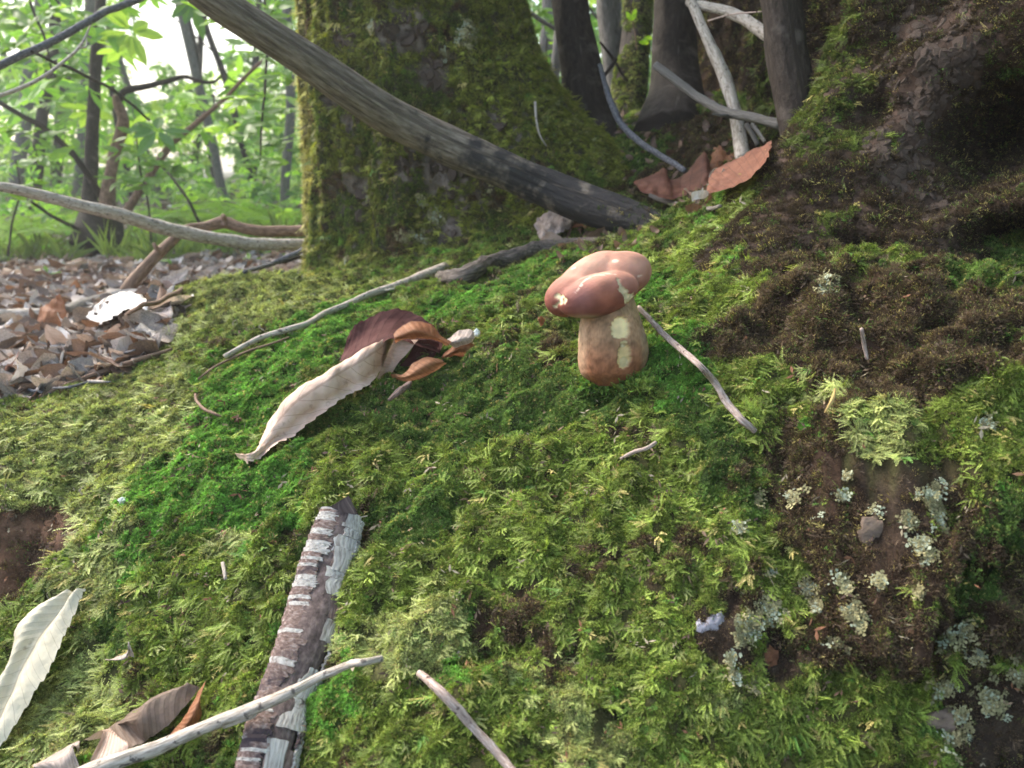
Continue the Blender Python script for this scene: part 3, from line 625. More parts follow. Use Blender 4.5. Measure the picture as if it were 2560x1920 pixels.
# ------------------------------------------------------------------ sticks, branches and stems
def path(pts, which='GRL'):        # (u, v, depth) or (u, v, None, lift): resting on what is under it
    out = []
    for p in pts:
        if p[2] is None: out.append(hp(p[0], p[1], p[3] if len(p) > 3 else .004, which))
        else: out.append(W(p[0], p[1], p[2]))
    out = np.array(out)
    if len(pts) > 3 and all(p[2] is None for p in pts):      # a stick bridges the small bumps under it
        d = np.array([depth_of(p) for p in out]); x = np.arange(len(d)); f = np.polyval(np.polyfit(x, d, 3 if len(d) > 5 else 2), x); d2 = .4 * d + .6 * f
        out = np.array([W(p[0], p[1], q - max(0., (d2 - d).max() * .8)) for p, q in zip(pts, d2)])
    return out
def stick_geo(C, wpx, n=None, m=12, rough=.10, wob=.006, seed=None, ridg=0):
    seed = R.uniform(0, 50) if seed is None else seed
    wpx = wpx if isinstance(wpx, (list, tuple)) else [wpx]; n = n or max(16, min(90, int(np.linalg.norm(np.diff(C, axis=0), axis=1).sum() / .012)))
    wd = np.interp(np.linspace(0, 1, len(C)), np.linspace(0, 1, len(wpx)), wpx) if len(wpx) > 1 else np.full(len(C), wpx[0])
    rad = np.array([w_ / 2 / FPX * depth_of(c) for w_, c in zip(wd, C)]); Cj = jitter(C, n, wob, seed)
    return tube_geo(Cj, rad, n, m, rough, seed, ridg)
def stick(name, label, cat, pts, wpx, mat, group=None, which='GRL', stubs=(), parent=None, **k):
    C = path(pts, which); g = stick_geo(C, wpx, **k)
    if stubs:
        t = thing(name, C[0] if parent is None else C[0], label, cat, group)
        mk('stem' if cat in ('shrub', 'sapling', 'tree') else 'main_stem', g[0], g[1], mat, t, uv=g[2])
        for sp_, sw in stubs:
            c2 = path(sp_, which); h = stick_geo(c2, sw, n=14, wob=.01); mk('side_shoot', h[0], h[1], mat, t, uv=h[2])
        return t
    o = mk(name, g[0], g[1], mat, parent, uv=g[2]); return tag(o, label, cat, group)
big = stick('fallen_branch', 'thick grey barkless branch slanting down across the mossy trunk, blackened lower end', 'branch',
    [(430,-75,1.02),(537,0,1.05),(660,82,1.09),(770,152,1.13),(870,222,1.17),(1000,302,1.22),(1130,368,1.25),(1260,424,1.26),(1370,470,1.26),(1480,515,1.23),(1590,548,1.18),(1690,572,1.12)],
    [80,83,85,86,90,93,94,92,93,94,82,48], M['bigwood'], m=28, n=110, rough=.07, ridg=.10, wob=.002)
stick('leaning_branch', 'long pale grey branch crossing from the left edge to the mossy trunk', 'branch', [(-160,445,1.25),(0,467,1.3),(90,487,1.34),(181,510,1.38),(289,535,1.43),(398,568,1.5),(499,590,1.56),(600,606,1.62),(690,612,1.67),(800,612,1.74)], [20,24,27,30,34,34,34,32,30,28], M['palewood'], m=16, rough=.10, wob=.004)
stick('crooked_branch', 'crooked brown branch with a knob, standing on the litter behind the long pale branch', 'branch', [(315,728,1.60),(345,688,1.6),(391,640,1.62),(434,598,1.66),(468,573,1.69),(514,568,1.72),(561,556,1.74),(612,572,1.75),(690,578,1.77),(800,576,1.8)], [34,32,26,24,24,26,30,26,28,28], M['brownwood'], m=14, rough=.12,
    stubs=[([(561,565,1.73),(562,552,1.73),(558,538,1.72)], [16,12]), ([(400,632,1.62),(390,618,1.61),(384,608,1.61)], [14,9])])
stick('hanging_branch', 'smooth grey branch rising across the upper left corner', 'branch', [(-120,215,1.35),(0,163,1.4),(60,135,1.42),(145,96,1.45),(253,36,1.5),(310,12,1.52),(362,-8,1.55),(450,-60,1.6)], [20,19,18,17,15], M['darktwig'], m=12)
stick('hanging_branch', 'thin pale forked branch curving up at the left edge below the smooth grey one', 'branch', [(-80,262,1.3),(0,239,1.33),(90,202,1.36),(155,157,1.4),(203,112,1.45),(228,60,1.5)], [12,10,9,7,4], M['palewood'], stubs=[([(195,118,1.44),(214,118,1.45),(217,98,1.46)], [6,3])])
stick('hanging_branch', 'thin dark branch running down to the right from the smooth grey one', 'branch', [(80,128,1.42),(140,156,1.6),(199,181,1.8),(250,206,2.0),(300,239,2.2),(330,262,2.3),(372,300,2.4)], [7,8,8,7,6], M['darkstem'])
LOG = 'sticks lying in the leaf litter'
stick('fallen_log', 'long brown stick lying far back across the leaf litter', 'stick', [(-120,628,None,0.034),(0,636,None,0.036),(108,643,None,0.034),(217,657,None,0.032),(330,664,None,0.030)], [26,26,22,14,8], M['brownwood'], LOG, which='G')
stick('fallen_log', 'weathered grey log in the litter beside the foot of the crooked branch', 'stick', [(160,776,None,0.037),(225,758,None,0.044),(300,744,None,0.046),(370,740,None,0.044),(430,742,None,0.034)], [22,34,42,40,26], M['driftwood'], LOG, which='G', ridg=.1)
stick('fallen_log', 'pale smooth log low at the left edge of the litter', 'stick', [(-140,792,None,0.038),(0,790,None,0.040),(90,790,None,0.040),(170,788,None,0.038),(260,786,None,0.034)], [42,40,38,34,24], M['palewood'], LOG, which='G')
stick('fallen_stick', 'brown stick running up the litter to the mossy hump', 'stick', [(310,790,None,0.034),(345,770,None,0.036),(398,752,None,0.036),(455,724,None,0.034),(480,712,None,0.032)], [8,12,12,9], M['brownwood'], LOG, which='G')
for (lb, pts, wd, mt) in [
    ('pale bent stick among brown leaves near the mossy trunk', [(380,664,None),(440,655,None),(480,636,None),(560,650,None),(720,648,None)], [7,10,13,9], 'palewood'),
    ('dark stick leaning on the foot of the mossy trunk', [(610,680,None,.01),(680,660,1.62),(735,635,1.64),(775,618,1.66)], [9,14,12], 'darktwig'),
    ('thin dark stick just under the one leaning on the trunk', [(560,690,None,.006),(650,668,1.72),(770,640,1.75)], [8,9,8], 'darkstem'),
    ('two toned stick lying between grey log and left edge', [(45,720,None,.01),(80,700,None,.012),(110,680,None,.012)], [12,14,12], 'palewood'),
    ('brown stick under the litter leaves left of the grey log', [(110,695,None,.008),(170,705,None,.01),(220,722,None,.008),(285,735,None,.006)], [12,12,9], 'brownwood'),
    ('thin twig rising from the litter to the bleached leaf', [(55,850,None,.008),(100,840,None,.01),(217,825,None,.01),(290,800,None,.012),(347,760,None,.015)], [10,7,6,5], 'brownwood'),
    ('short grey stick standing at the left end of the thin twig', [(-20,910,None,.01),(30,890,None,.012),(48,868,None,.014),(60,845,None,.016)], [16,14,12], 'darktwig'),
    ('pale twig pointing up in the hollow before the mossy hump', [(-30,978,None,.008),(50,945,None,.012),(98,928,None,.014),(150,905,None,.018),(195,888,None,.02)], [9,9,7,6], 'palewood'),
    ('long brown twig along the edge of the mossy hump', [(100,992,None,.01),(160,965,None,.014),(253,930,None,.016),(340,900,None,.014),(430,872,None,.01)], [11,12,11,8], 'brownwood'),
    ('thin dark twig crossing the litter hollow', [(-20,965,None,.006),(60,972,None,.008),(120,985,None,.006)], [8,7], 'darktwig'),
    ('grey forked twig in the hollow beside moss', [(105,925,None,.012),(118,955,None,.01),(125,985,None,.006)], [7,6], 'darktwig'),
    ('thin upright stalk among the litter at far left', [(38,690,None,.03),(46,740,None,.01),(48,775,None,.003)], [4,4], 'darktwig')]:
    stick('fallen_stick', lb, 'stick', pts, wd, M[mt], LOG, which='G', n=22)
RS = random.Random(77); SIDE = [('far back at the left edge', 30, 625), ('behind the weathered grey log', 300, 700), ('left of the upright translucent leaf', 30, 760), ('right of the crooked branch', 480, 670), ('below the pale log', 60, 860), ('between grey log and crooked branch foot', 250, 735), ('in front of the dazzling white leaf', 270, 880), ('in the hollow at the left edge', 30, 940), ('close to the mossy trunk foot', 690, 650), ('beside the long brown twig of the hollow', 230, 960), ('near the pale bent stick', 560, 665), ('over the brown leaves at far left', 70, 665)]
for k, (wh, u, v) in enumerate(SIDE):
    for q, (tone, mt) in enumerate([('thin pale', 'palewood'), ('thin dark', 'darktwig')]):
        a = RS.uniform(-.35, .35); ln = RS.uniform(60, 150); uu = u + RS.uniform(-30, 30); vv = v + RS.uniform(-10, 12); pts = [(uu + ln * t_ * math.cos(a), vv + ln * t_ * math.sin(a) * .45 + RS.uniform(-4, 4), None, .032) for t_ in (-.5, -.2, .15, .5)]
        stick('fallen_stick', tone + ' little stick in the litter ' + wh, 'stick', pts, [RS.uniform(5, 11), 8, 5], M[mt], 'small sticks in the litter', which='G', n=16, m=7)
t = stick('moss_twig', 'long thin grey twig lying up the moss toward the dark root', 'twig', [(562,892,None,.010),(651,845,None,.014),(753,814,None,.018),(820,782,None,.018),(905,742,None,.016),(1010,708,None,.014),(1111,672,None,.014)], [12,14,15,15,16,22,30], M['palewood'], stubs=[([(880,754,None,.016),(925,733,None,.02),(985,722,None,.018)], [8,5])])
stick('exposed_root', 'dark knobbly root creeping from the grey twig up to the leaf pile', 'root', [(1100,690,None,.018),(1130,692,None,.022),(1180,680,None,.024),(1226,656,None,.026),(1290,640,None,.024),(1350,622,None,.022),(1430,606,None,.018),(1495,600,None,.012)], [20,36,42,34,36,32,22,12], M['rootwood'], rough=.34, ridg=.35, m=22, n=80, wob=.012)
stick('moss_twig', 'thin knobbly brown twig running beside the long grey one', 'twig', [(495,948,None,.006),(542,914,None,.009),(615,880,None,.01),(670,862,None,.01),(723,843,None,.008)], [5,6,5], M['brownwood'], rough=.3)
stick('moss_twig', 'curled brown stalk like a worm on the moss left of the folded leaf', 'twig', [(488,985,None,.006),(492,1003,None,.008),(510,1022,None,.008),(535,1034,None,.008),(557,1042,None,.006)], [6,8,8,5], M['brownwood'], rough=.3, n=16)
stick('moss_twig', 'pinkish grey twig leaning against the right side of the mushroom', 'twig', [(1596,768,.70),(1652,828,None,.020),(1742,907,None,.018),(1786,954,None,.017),(1822,1012,None,.014),(1855,1050,None,.009),(1888,1078,None,.004)], [13,15,16,17,19,19,15], M['twig'], rough=.12, m=14, n=70)
stick('moss_twig', 'short pale twig on the moss below the mushroom', 'twig', [(1552,1147,None,.007),(1585,1130,None,.009),(1618,1120,None,.009),(1640,1106,None,.006)], [8,11,9], M['twig'], n=16)
stick('broken_twig', 'pale grey twig pointing down at the bottom edge, right of the barky stick', 'twig', [(1049,1684,None,.012),(1090,1718,None,.014),(1129,1758,None,.015),(1194,1829,None,.014),(1273,1918,None,.013),(1340,2000,None,.012)], [17,22,26,22,24,24], M['twig'], rough=.15, m=14, n=60)
stick('broken_twig', 'pale weathered twig lying across the barky stick at the bottom', 'twig', [(953,1646,None,.030),(905,1656,None,.032),(869,1664,None,.036),(804,1690,None,.042),(717,1736,None,.042),(630,1772,None,.034),(500,1822,None,.026),(391,1868,None,.02),(260,1915,None,.016),(120,1975,None,.012)], [16,19,20,22,26,34,32,36,40,40], M['palewood'], rough=.13, m=16, n=90, stubs=[([(640,1772,None,.034),(625,1790,None,.038),(560,1816,None,.032)], [22,12])])
for lb, pts, wd, mt in [('tiny pale splinter right of the barky stick top', [(880,1300,None,.012),(900,1294,None,.014),(918,1290,None,.01)], [4,3], 'palewood'),
    ('thin pale grass stalk against the mossy left trunk', [(1338,255,None,.02),(1341,300,None,.022),(1350,338,None,.02),(1366,365,None,.012)], [7,6,3], 'palewood'),
    ('short grey splinter standing in the brown moss at right', [(2154,822,None,.012),(2160,860,None,.014),(2168,898,None,.008)], [9,10,9], 'twig'),
    ('tiny grey splinter in the moss left of the barky stick', [(557,1408,None,.010),(561,1430,None,.012),(564,1448,None,.008)], [10,8], 'palewood'),
    ('yellowish straw bent over the dark moss at right', [(2088,972,None,.012),(2080,1000,None,.014),(2062,1032,None,.01)], [5,9,4], 'tanwood')]:
    stick('splinter', lb, 'twig', pts, wd, M.get(mt) or wood_mat('straw', [(.35,.22,.08),(.5,.34,.13),(.6,.45,.2)]), n=14)

# dead stems and shoots between the two trunks
ST = 'dead stems standing between the two mossy trunks'
def stem(lb, pts, wd, mat, **k): return stick('dead_stem', lb, 'stem', pts, wd, M[mat], ST, **k)
stem('broad dark dead stem leaning right beside the left mossy trunk', [(1405,-120,1.62),(1425,0,1.62),(1440,110,1.62),(1462,230,1.62),(1478,320,1.62),(1488,390,1.60)], [80,88,94,108,125,150], 'darkstem', m=28, n=60, rough=.09, ridg=.18)
stem('pale grey dead stem behind the broad dark one', [(1515,-100,2.0),(1522,0,2.0),(1530,110,2.0),(1540,220,2.0),(1550,320,1.95)], [60,60,56,58,70], 'greystem', m=18, ridg=.12)
ms = stem('mossy leaning stem in the middle of the group', [(1600,-100,1.95),(1596,0,1.92),(1590,100,1.9),(1575,200,1.86),(1565,290,1.82),(1555,380,1.75)], [70,72,70,80,90,110], 'darkstem', m=22, n=60, rough=.14)
stem('broad dark brown dead stem with a hollow at its right', [(1700,-120,1.62),(1690,0,1.62),(1686,90,1.62),(1688,180,1.62),(1690,270,1.60),(1680,360,1.55)], [104,108,108,120,150,200], 'darkstem', m=28, n=60, rough=.08, ridg=.16)
stem('smooth dark grey young stem rising from the moss in front of the right tree', [(1925,-120,.95),(1950,0,.95),(1965,120,.95),(1985,230,.945),(2000,330,.94),(2008,420,.93)], [92,95,100,100,96,100], 'darkstem', m=28, n=70, rough=.04, ridg=.07)
stem('slender grey tree far behind in the gap', [(1360,-100,3.0),(1372,0,3.0),(1366,100,3.0),(1350,200,3.0),(1345,330,2.9)], [34,34,36,38,40], 'greystem')
stem('thin grey stem just left of the broad dark one', [(1400,60,2.4),(1392,130,2.4),(1384,220,2.4),(1380,300,2.3)], [22,24,26,28], 'greystem')
stick('leaning_stick', 'pale mottled stick leaning upright before the dark hollow', 'stick', [(1722,-12,1.20),(1732,10,1.2),(1766,90,1.18),(1806,181,1.16),(1835,271,1.14),(1853,361,1.12),(1858,400,1.10)], [18,24,26,32,32,36,34], M['palewood'], m=16, rough=.12, n=60)
stick('leaning_stick', 'pale stick sloping right from the top of the mottled one', 'stick', [(1720,6,1.22),(1750,14,1.2),(1806,25,1.17),(1860,48,1.14),(1911,82,1.1),(1940,100,1.08)], [18,22,27,30,30], M['palewood'], m=14, n=40)
stick('leaning_stick', 'grey forked stick crossing low behind the smooth dark stem', 'stick', [(1638,163,1.20),(1690,202,1.18),(1752,246,1.15),(1813,280,1.10),(1878,293,1.06),(1955,312,1.02)], [20,22,22,24,24,26], M['greystem'], m=14, n=50, stubs=[([(1830,287,1.09),(1805,289,1.085),(1781,285,1.08)], [11,5])])
stick('leaning_stick', 'dark crooked twig arching down to the brown leaf pile', 'stick', [(1500,160,1.42),(1517,224,1.42),(1535,275,1.4),(1560,318,1.38),(1607,362,1.32),(1662,394,1.26),(1712,428,1.2)], [11,14,16,17,16,15,13], M['darktwig'], rough=.16, n=60)
stick('leaning_stick', 'short broken dark twig leaning by the pale grey dead stem', 'stick', [(1511,188,1.5),(1525,170,1.5),(1541,147,1.5)], [9,9], M['darkstem'])
stick('leaning_stick', 'thin dark twig hanging before the pale grey dead stem', 'stick', [(1500,105,1.8),(1535,150,1.8),(1550,178,1.8),(1568,204,1.8)], [6,8,5], M['darkstem'])
stick('leaning_stick', 'fine bare twig at the top beside the smooth dark stem', 'stick', [(1770,52,1.08),(1830,36,1.05),(1905,29,1.0)], [4,4,3], M['twig'])
stick('leaning_stick', 'small grey stick end behind the leaf pile', 'stick', [(1866,312,1.12),(1880,335,1.11),(1895,362,1.1)], [12,12], M['greystem'])
stick('leaning_stick', 'small pale stick stub right of the grey stick end', 'stick', [(1880,310,1.14),(1898,335,1.13),(1912,355,1.12)], [11,9], M['palewood'])
stick('fallen_stick', 'thin bare stick across the gap at the top between trunk and stems', 'stick', [(1280,-10,2.1),(1330,35,2.1),(1388,72,2.1)], [11,11], M['greystem'])
stick('fallen_stick', 'grey curved stick on the lip of the leaf pile', 'stick', [(1625,488,None,.01),(1690,510,None,.012),(1760,522,None,.012),(1800,516,None,.01)], [12,14,9], M['driftwood'])
# moss on the stems and on the buried end of the big branch
def moss_on(o, lo, hi, dens, kf, dk=1.0, parent=None):
    me = o.data; Vv = np.array([v.co for v in me.vertices]) + wpos(o); Ff = np.array([list(p.vertices) for p in me.polygons if len(p.vertices) == 4])
    P, n = sample(Vv, Ff, lambda P, n: dens * lo(P))
    if len(P): moss_cover('moss', P, n, parent or o, kf, long_ok=False, dark=dk)
k1 = lambda P: np.where(pn(P, 30, 7) > 0, 1, 2); k2 = lambda P: np.where(pn(P, 30, 7) > .05, 1, np.where(pn(P, 50, 8) > 0, 5, 3))
moss_on(ms, lambda P: (pn(P, 14, 9) > -.18) * 1.0, 0, 60000, k1)
moss_on(big, lambda P: sm(.12, .26, P[:, 0] + .10 * pn(P, 18, 5)) * (pn(P, 22, 4) > -.2), 0, 90000, k2, .8)

# ------------------------------------------------------------------ mushroom
MC = W(1495, 715, .672); px = .672 / FPX
def local(x, y, z): return MC + (RT * x + UP * y - FW * z) * px if np.ndim(x) == 0 else MC + (np.outer(x, RT) + np.outer(y, UP) - np.outer(z, FW)) * px
nth, nph = 220, 130
ph = np.linspace(0, np.pi, nph); th = np.linspace(0, 2 * np.pi, nth, endpoint=False)
PH, TH = np.meshgrid(ph, th, indexing='ij'); D = np.stack([np.sin(PH) * np.cos(TH), np.cos(PH), np.sin(PH) * np.sin(TH)], -1).reshape(-1, 3)
ELL = [((66, 34, -22), (72, 56, 64), 12), ((-2, -27, 44), (100, 52, 62), 17), ((-66, -22, -8), (70, 52, 62), 24), ((-22, 26, -30), (96, 48, 62), 34), ((10, 0, -40), (95, 50, 60), 0)]
def sdf(Q):
    ds = []
    for c, r, a in ELL:
        q = Q - np.array(c, float); ca, sa = math.cos(math.radians(a)), math.sin(math.radians(a)); q = np.stack([q[..., 0] * ca + q[..., 1] * sa, -q[..., 0] * sa + q[..., 1] * ca, q[..., 2]], -1)
        r = np.array(r, float); k = np.linalg.norm(q / r, axis=-1); ds.append((k - 1) * r.min())
    ds = np.array(ds); K = 3.2; return -K * np.log(np.exp(-ds / K).sum(0))
rr_ = np.full(len(D), 175.0)
for _ in range(90): rr_ = np.maximum(rr_ - np.clip(sdf(D * rr_[:, None]), -3, 9) * .6, 5)
Q = D * rr_[:, None]; Q += D * (1.6 * pn(D, 3.0, 1))[:, None]
und = sm(-20, -60, Q[:, 1]); Q[:, 1] = np.where(Q[:, 1] < -84, -84 + (Q[:, 1] + 84) * .5, Q[:, 1])
x, y, z = Q.T
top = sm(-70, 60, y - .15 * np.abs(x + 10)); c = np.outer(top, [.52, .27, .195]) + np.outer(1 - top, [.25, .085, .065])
pale_ = sm(.0, 1, np.exp(-(((x + 20) / 60) ** 2 + ((y - 45) / 30) ** 2))); c = c * (1 - .45 * pale_[:, None]) + np.array([.62, .40, .29]) * .45 * pale_[:, None]
red = np.exp(-(((x - 5) / 50) ** 2 + ((y + 35) / 24) ** 2)) * (z > 20); c = c * (1 - .5 * red[:, None]) + np.array([.36, .12, .065]) * .5 * red[:, None]
vio = np.exp(-(((x + 50) / 30) ** 2 + ((y + 40) / 45) ** 2)) * (z > 10); c = c * (1 - .4 * vio[:, None]) + np.array([.24, .125, .13]) * .4 * vio[:, None]
c *= (1 + .35 * pn(Q, .03, 3))[:, None]
front = z > 0; flesh = np.array([.70, .58, .36]); dig = np.zeros(len(Q)); nzq = fbm(Q, .06, 3, 5)
def seg(ax, ay, bx, by, wd):
    a = np.array([ax, ay]); b = np.array([bx, by]); p = np.stack([x, y], 1); t_ = np.clip(((p - a) @ (b - a)) / ((b - a) @ (b - a)), 0, 1)[:, None]
    return np.clip((wd * (1 + 1.1 * nzq) - np.linalg.norm(p - a - t_ * (b - a), axis=1)) / 2.2, 0, 1) * front
for s_ in [(38, 4, 46, -20, 6), (46, -20, 68, -40, 9.5), (66, -38, 78, -34, 8), (60, -44, 66, -50, 6), (-104, -30, -96, -46, 7), (-98, -44, -112, -54, 5), (-92, -34, -88, -40, 5)]:
    g = seg(*s_); c = c * (1 - g[:, None]) + flesh * (1.0 + .9 * nzq[:, None]) * g[:, None]; dig = np.maximum(dig, g * (4.2 + 3 * pn(Q, .14, 8)))
for s_ in [(-50, -4, -30, 12, 2.2), (-28, 14, 10, 20, 2.0), (-60, -22, -56, -16, 2.6), (-52, -10, -48, -8, 3.2), (12, 20, 34, 18, 1.8), (-62, -30, -66, -24, 2), (36, 60, 44, 58, 4), (-66, 42, -58, 44, 2.6), (96, 20, 104, 22, 3), (-2, 16, 6, 16, 3), (-36, 8, -26, 12, 2.8)]:
    g = seg(*s_) * .75; c = c * (1 - g[:, None]) + np.array([.74, .60, .48]) * g[:, None]; dig = np.maximum(dig, g * .6)
rim = sm(-74, -84, y) * (z > 0); c = c * (1 - .5 * rim[:, None]) + np.array([.50, .40, .26]) * .5 * rim[:, None]
Q = Q - D * dig[:, None]
mush = thing('mushroom', hp(1525, 948), 'reddish brown mushroom with lobed, nibbled cap and bulging tan stem on the moss', 'mushroom')
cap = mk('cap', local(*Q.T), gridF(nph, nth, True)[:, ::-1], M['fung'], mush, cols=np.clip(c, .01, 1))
# stem
ys = np.array([10, -25, -45, -85, -120, -155, -183, -206, -226, -250]); hw = np.array([60, 60, 65, 77, 85, 89, 88, 81, 68, 30]); cx = np.array([30, 32, 33, 35, 38, 41, 40, 37, 34, 32])
nz_, nt_ = 150, 160; yy = np.linspace(ys[0], ys[-1], nz_); h_ = cr(np.c_[ys, hw, cx], 400); o_ = np.argsort(-h_[:, 0]); H = np.interp(-yy, -h_[o_, 0], h_[o_, 1]); CX = np.interp(-yy, -h_[o_, 0], h_[o_, 2])
tt = np.linspace(0, 2 * np.pi, nt_, endpoint=False); YY, TT = np.meshgrid(yy, tt, indexing='ij'); HH = H[:, None] * np.ones_like(TT)
X_ = CX[:, None] + HH * np.cos(TT); Z_ = -26 + HH * .95 * np.sin(TT); S = np.stack([X_, YY, Z_], -1).reshape(-1, 3); dirn = np.stack([np.cos(TT), 0 * TT, np.sin(TT)], -1).reshape(-1, 3)
S += dirn * (3.0 * pn(S, .018, 5) + 1.0 * pn(S, .06, 6))[:, None]; x, y, z = S.T; front = z > -30
c = np.tile(np.array([.34, .20, .115]), (len(S), 1)); low = sm(-120, -215, y + 26 * pn(S, .02, 8)); c = c * (1 - low[:, None]) + np.array([.28, .115, .06]) * low[:, None]
up_ = sm(-90, -50, y); c = c * (1 - .6 * up_[:, None]) + np.array([.40, .27, .155]) * .6 * up_[:, None]
edge_ = sm(60, 78, np.abs(x - 37)); c = c * (1 - .35 * edge_[:, None]) + np.array([.52, .39, .27]) * .35 * edge_[:, None]
c *= (1 + .6 * pn(S, .05, 9) + .5 * pn(S * [1, .5, 1], .2, 10))[:, None]; nzq = fbm(S, .04, 3, 15)
for (ex, ey, ra, rb, dp, cc_) in [(50, -109, 27, 28, 12, (.86, .68, .38)), (59, -178, 19, 30, 11, (.66, .48, .24)), (62, -190, 13, 14, 2.5, (.60, .49, .28)), (58, -147, 9, 8, 2, (.52, .42, .24)), (56, -150, 4, 4, -1.5, (.66, .58, .38))]:
    g = np.clip((1.0 + .34 * nzq + .16 * pn(S, .17, 21) - np.hypot((x - ex) / ra, (y - ey) / rb)) / .09, 0, 1) * front; c = c * (1 - g[:, None]) + np.array(cc_) * (1 + .25 * nzq[:, None]) * g[:, None]; S = S - dirn * (g * dp)[:, None]
stalk = mk('stalk', local(*S.T), gridF(nz_, nt_, True), M['fung'], mush, cols=np.clip(c, .01, 1))

Pr = np.array([hp(R.uniform(1448, 1622), R.uniform(914, 985), .0) for _ in range(420)]); ym = 930 + 0 * Pr[:, 0]
u_, v_ = to_px(Pr); Pr = Pr[(v_ > 905 + 50 * np.sqrt(np.clip(1 - ((u_ - 1532) / 92) ** 2, 0, 1)))]; m = len(Pr)
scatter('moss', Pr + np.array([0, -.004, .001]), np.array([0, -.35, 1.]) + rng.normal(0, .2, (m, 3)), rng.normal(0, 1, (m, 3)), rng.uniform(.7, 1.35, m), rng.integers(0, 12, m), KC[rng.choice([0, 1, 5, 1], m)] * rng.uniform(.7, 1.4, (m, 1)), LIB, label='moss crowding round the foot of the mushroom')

# ------------------------------------------------------------------ single leaves that can be recognised
def loft(rows, nu=40, nv=18, mat=None, serr=0, teeth=12, crink=.0012, seed=0, V_uv=(0, 1)):
    A = np.array(rows, float); A = cr(A, nu); A = np.transpose(cr(np.transpose(A, (1, 0, 2)), nv), (1, 0, 2))
    if serr:
        k = (np.linspace(0, teeth, nu) % 1.0) * serr + .8 * serr * pn(np.linspace(0, 9, nu)[:, None] * [1, 0, 0], 1, seed + 3)
        e0 = norm(A[:, 0] - A[:, 1]); e1 = norm(A[:, -1] - A[:, -2]); A[:, 0] += e0 * k[:, None]; A[:, -1] += e1 * k[:, None]
    V = A.reshape(-1, 3); g = gridF(nu, nv); a = norm(np.cross(np.gradient(A, axis=0).reshape(-1, 3), np.gradient(A, axis=1).reshape(-1, 3)))
    V = V + a * (crink * (fbm(V, 70, 2, seed) * 2 + .5 * pn(V, 220, seed + 4)))[:, None]
    uv = np.stack(np.meshgrid(np.linspace(0, 1, nu), np.linspace(V_uv[0], V_uv[1], nv), indexing='ij'), -1).reshape(-1, 2)
    return V, g, uv
def dl(pts, d): return [W(u, v, dd) for (u, v), dd in zip(pts, d if isinstance(d, (list, tuple)) else [d] * len(pts))]
d0 = depth_of(hp(810, 1010)); d1 = depth_of(hp(660, 1130)); d2 = depth_of(hp(940, 940))
fl = thing('fallen_leaf', hp(830, 1000), 'large folded chestnut leaf on the moss, tan roll with dark purple inside', 'leaf')
U_ = [(588,1133),(615,1136),(643,1124),(653,1096),(681,1040),(731,982),(811,931),(860,902),(900,877),(945,853),(988,833)]
L_ = [(592,1141),(620,1152),(648,1140),(684,1108),(724,1085),(772,1050),(826,1008),(868,978),(908,962),(946,926),(973,884)]
rows = []
for k, (a, b) in enumerate(zip(U_, L_)):
    t_ = k / 10; bd = depth_of(hp(*b)) ; lowd = bd - .008 - .022 * min(1, t_ * 2); a, b = np.array(a, float), np.array(b, float); sw = min(1, max(0, (k - 1) / 2.5))
    fl_ = (b - a) / (np.linalg.norm(b - a) + 1e-6) * 5 * sw; rows.append([W(*(a + [6, 14 * sw + 1]), lowd + .035 * sw + .002), W(*(a + [0, 0]), lowd + .010 * sw), W(*(a * .80 + b * .20), lowd - .002 * sw), W(*(a * .42 + b * .58), lowd - .003 * sw), W(*(a * .12 + b * .88), lowd + .002 * sw), W(*(b + fl_), lowd - .003 * sw)])
V, F, uv = loft(rows, 114, 26, serr=.0032, teeth=19, crink=.0011, seed=1, V_uv=(.1, .98)); mk('rolled_blade', V, F, M['tan'], fl, uv=uv)
db = d2 - .01
rows = [[W(850,905,db+.02), W(858,878,db+.035), W(868,846,db+.04)], [W(890,886,db+.01), W(892,850,db+.035), W(888,815,db+.04)], [W(930,868,db), W(922,832,db+.035), W(920,797,db+.045)], [W(985,846,db-.005), W(980,810,db+.035), W(981,774,db+.045)], [W(1040,862,db), W(1038,822,db+.03), W(1042,788,db+.04)], [W(1092,880,db+.01), W(1092,850,db+.03), W(1090,822,db+.03)], [W(1098,888,db+.015), W(1104,868,db+.02), W(1104,850,db+.02)]]
V, F, uv = loft(rows, 60, 20, serr=.0018, teeth=11, crink=.001, seed=2, V_uv=(.45, .95)); mk('inner_blade', V, F, M['purple'], fl, uv=uv)
rows = [[W(984,836,db-.010), W(986,846,db-.016), W(988,858,db-.012)], [W(1006,816,db-.004), W(1008,836,db-.018), W(1010,846,db-.010)], [W(1036,803,db), W(1040,826,db-.018), W(1042,846,db-.008)], [W(1080,812,db), W(1076,836,db-.012), W(1074,846,db-.006)], [W(1100,838,db), W(1098,846,db-.006), W(1096,852,db-.002)], [W(1128,856,db+.002), W(1124,860,db-.002), W(1118,864,db)]]
V, F, uv = loft(rows, 44, 16, serr=.0013, teeth=8, crink=.0006, seed=3, V_uv=(.5, .9)); mk('orange_fold', V, F, M['orange'], fl, uv=uv)
rows = [[W(984,850,db-.006), W(1010,850,db+.004), W(1046,848,db)], [W(968,888,db-.008), W(990,890,db+.002), W(1020,880,db)], [W(952,922,db-.004), W(972,920,db+.002), W(996,908,db)], [W(941,950,d2-.006), W(956,946,d2-.004), W(976,938,d2-.006)]]
V, F, uv = loft(rows, 30, 12, crink=.0007, seed=4, V_uv=(.52, .8)); mk('torn_flap', V, F, M['tan'], fl, uv=uv)
rows = [[W(1040,848,db+.006), W(1020,890,db+.012), W(998,915,db+.010)], [W(1075,850,db+.012), W(1058,885,db+.018), W(1025,916,db+.012)], [W(1094,856,db+.014), W(1088,888,db+.016), W(1060,908,db+.012)]]
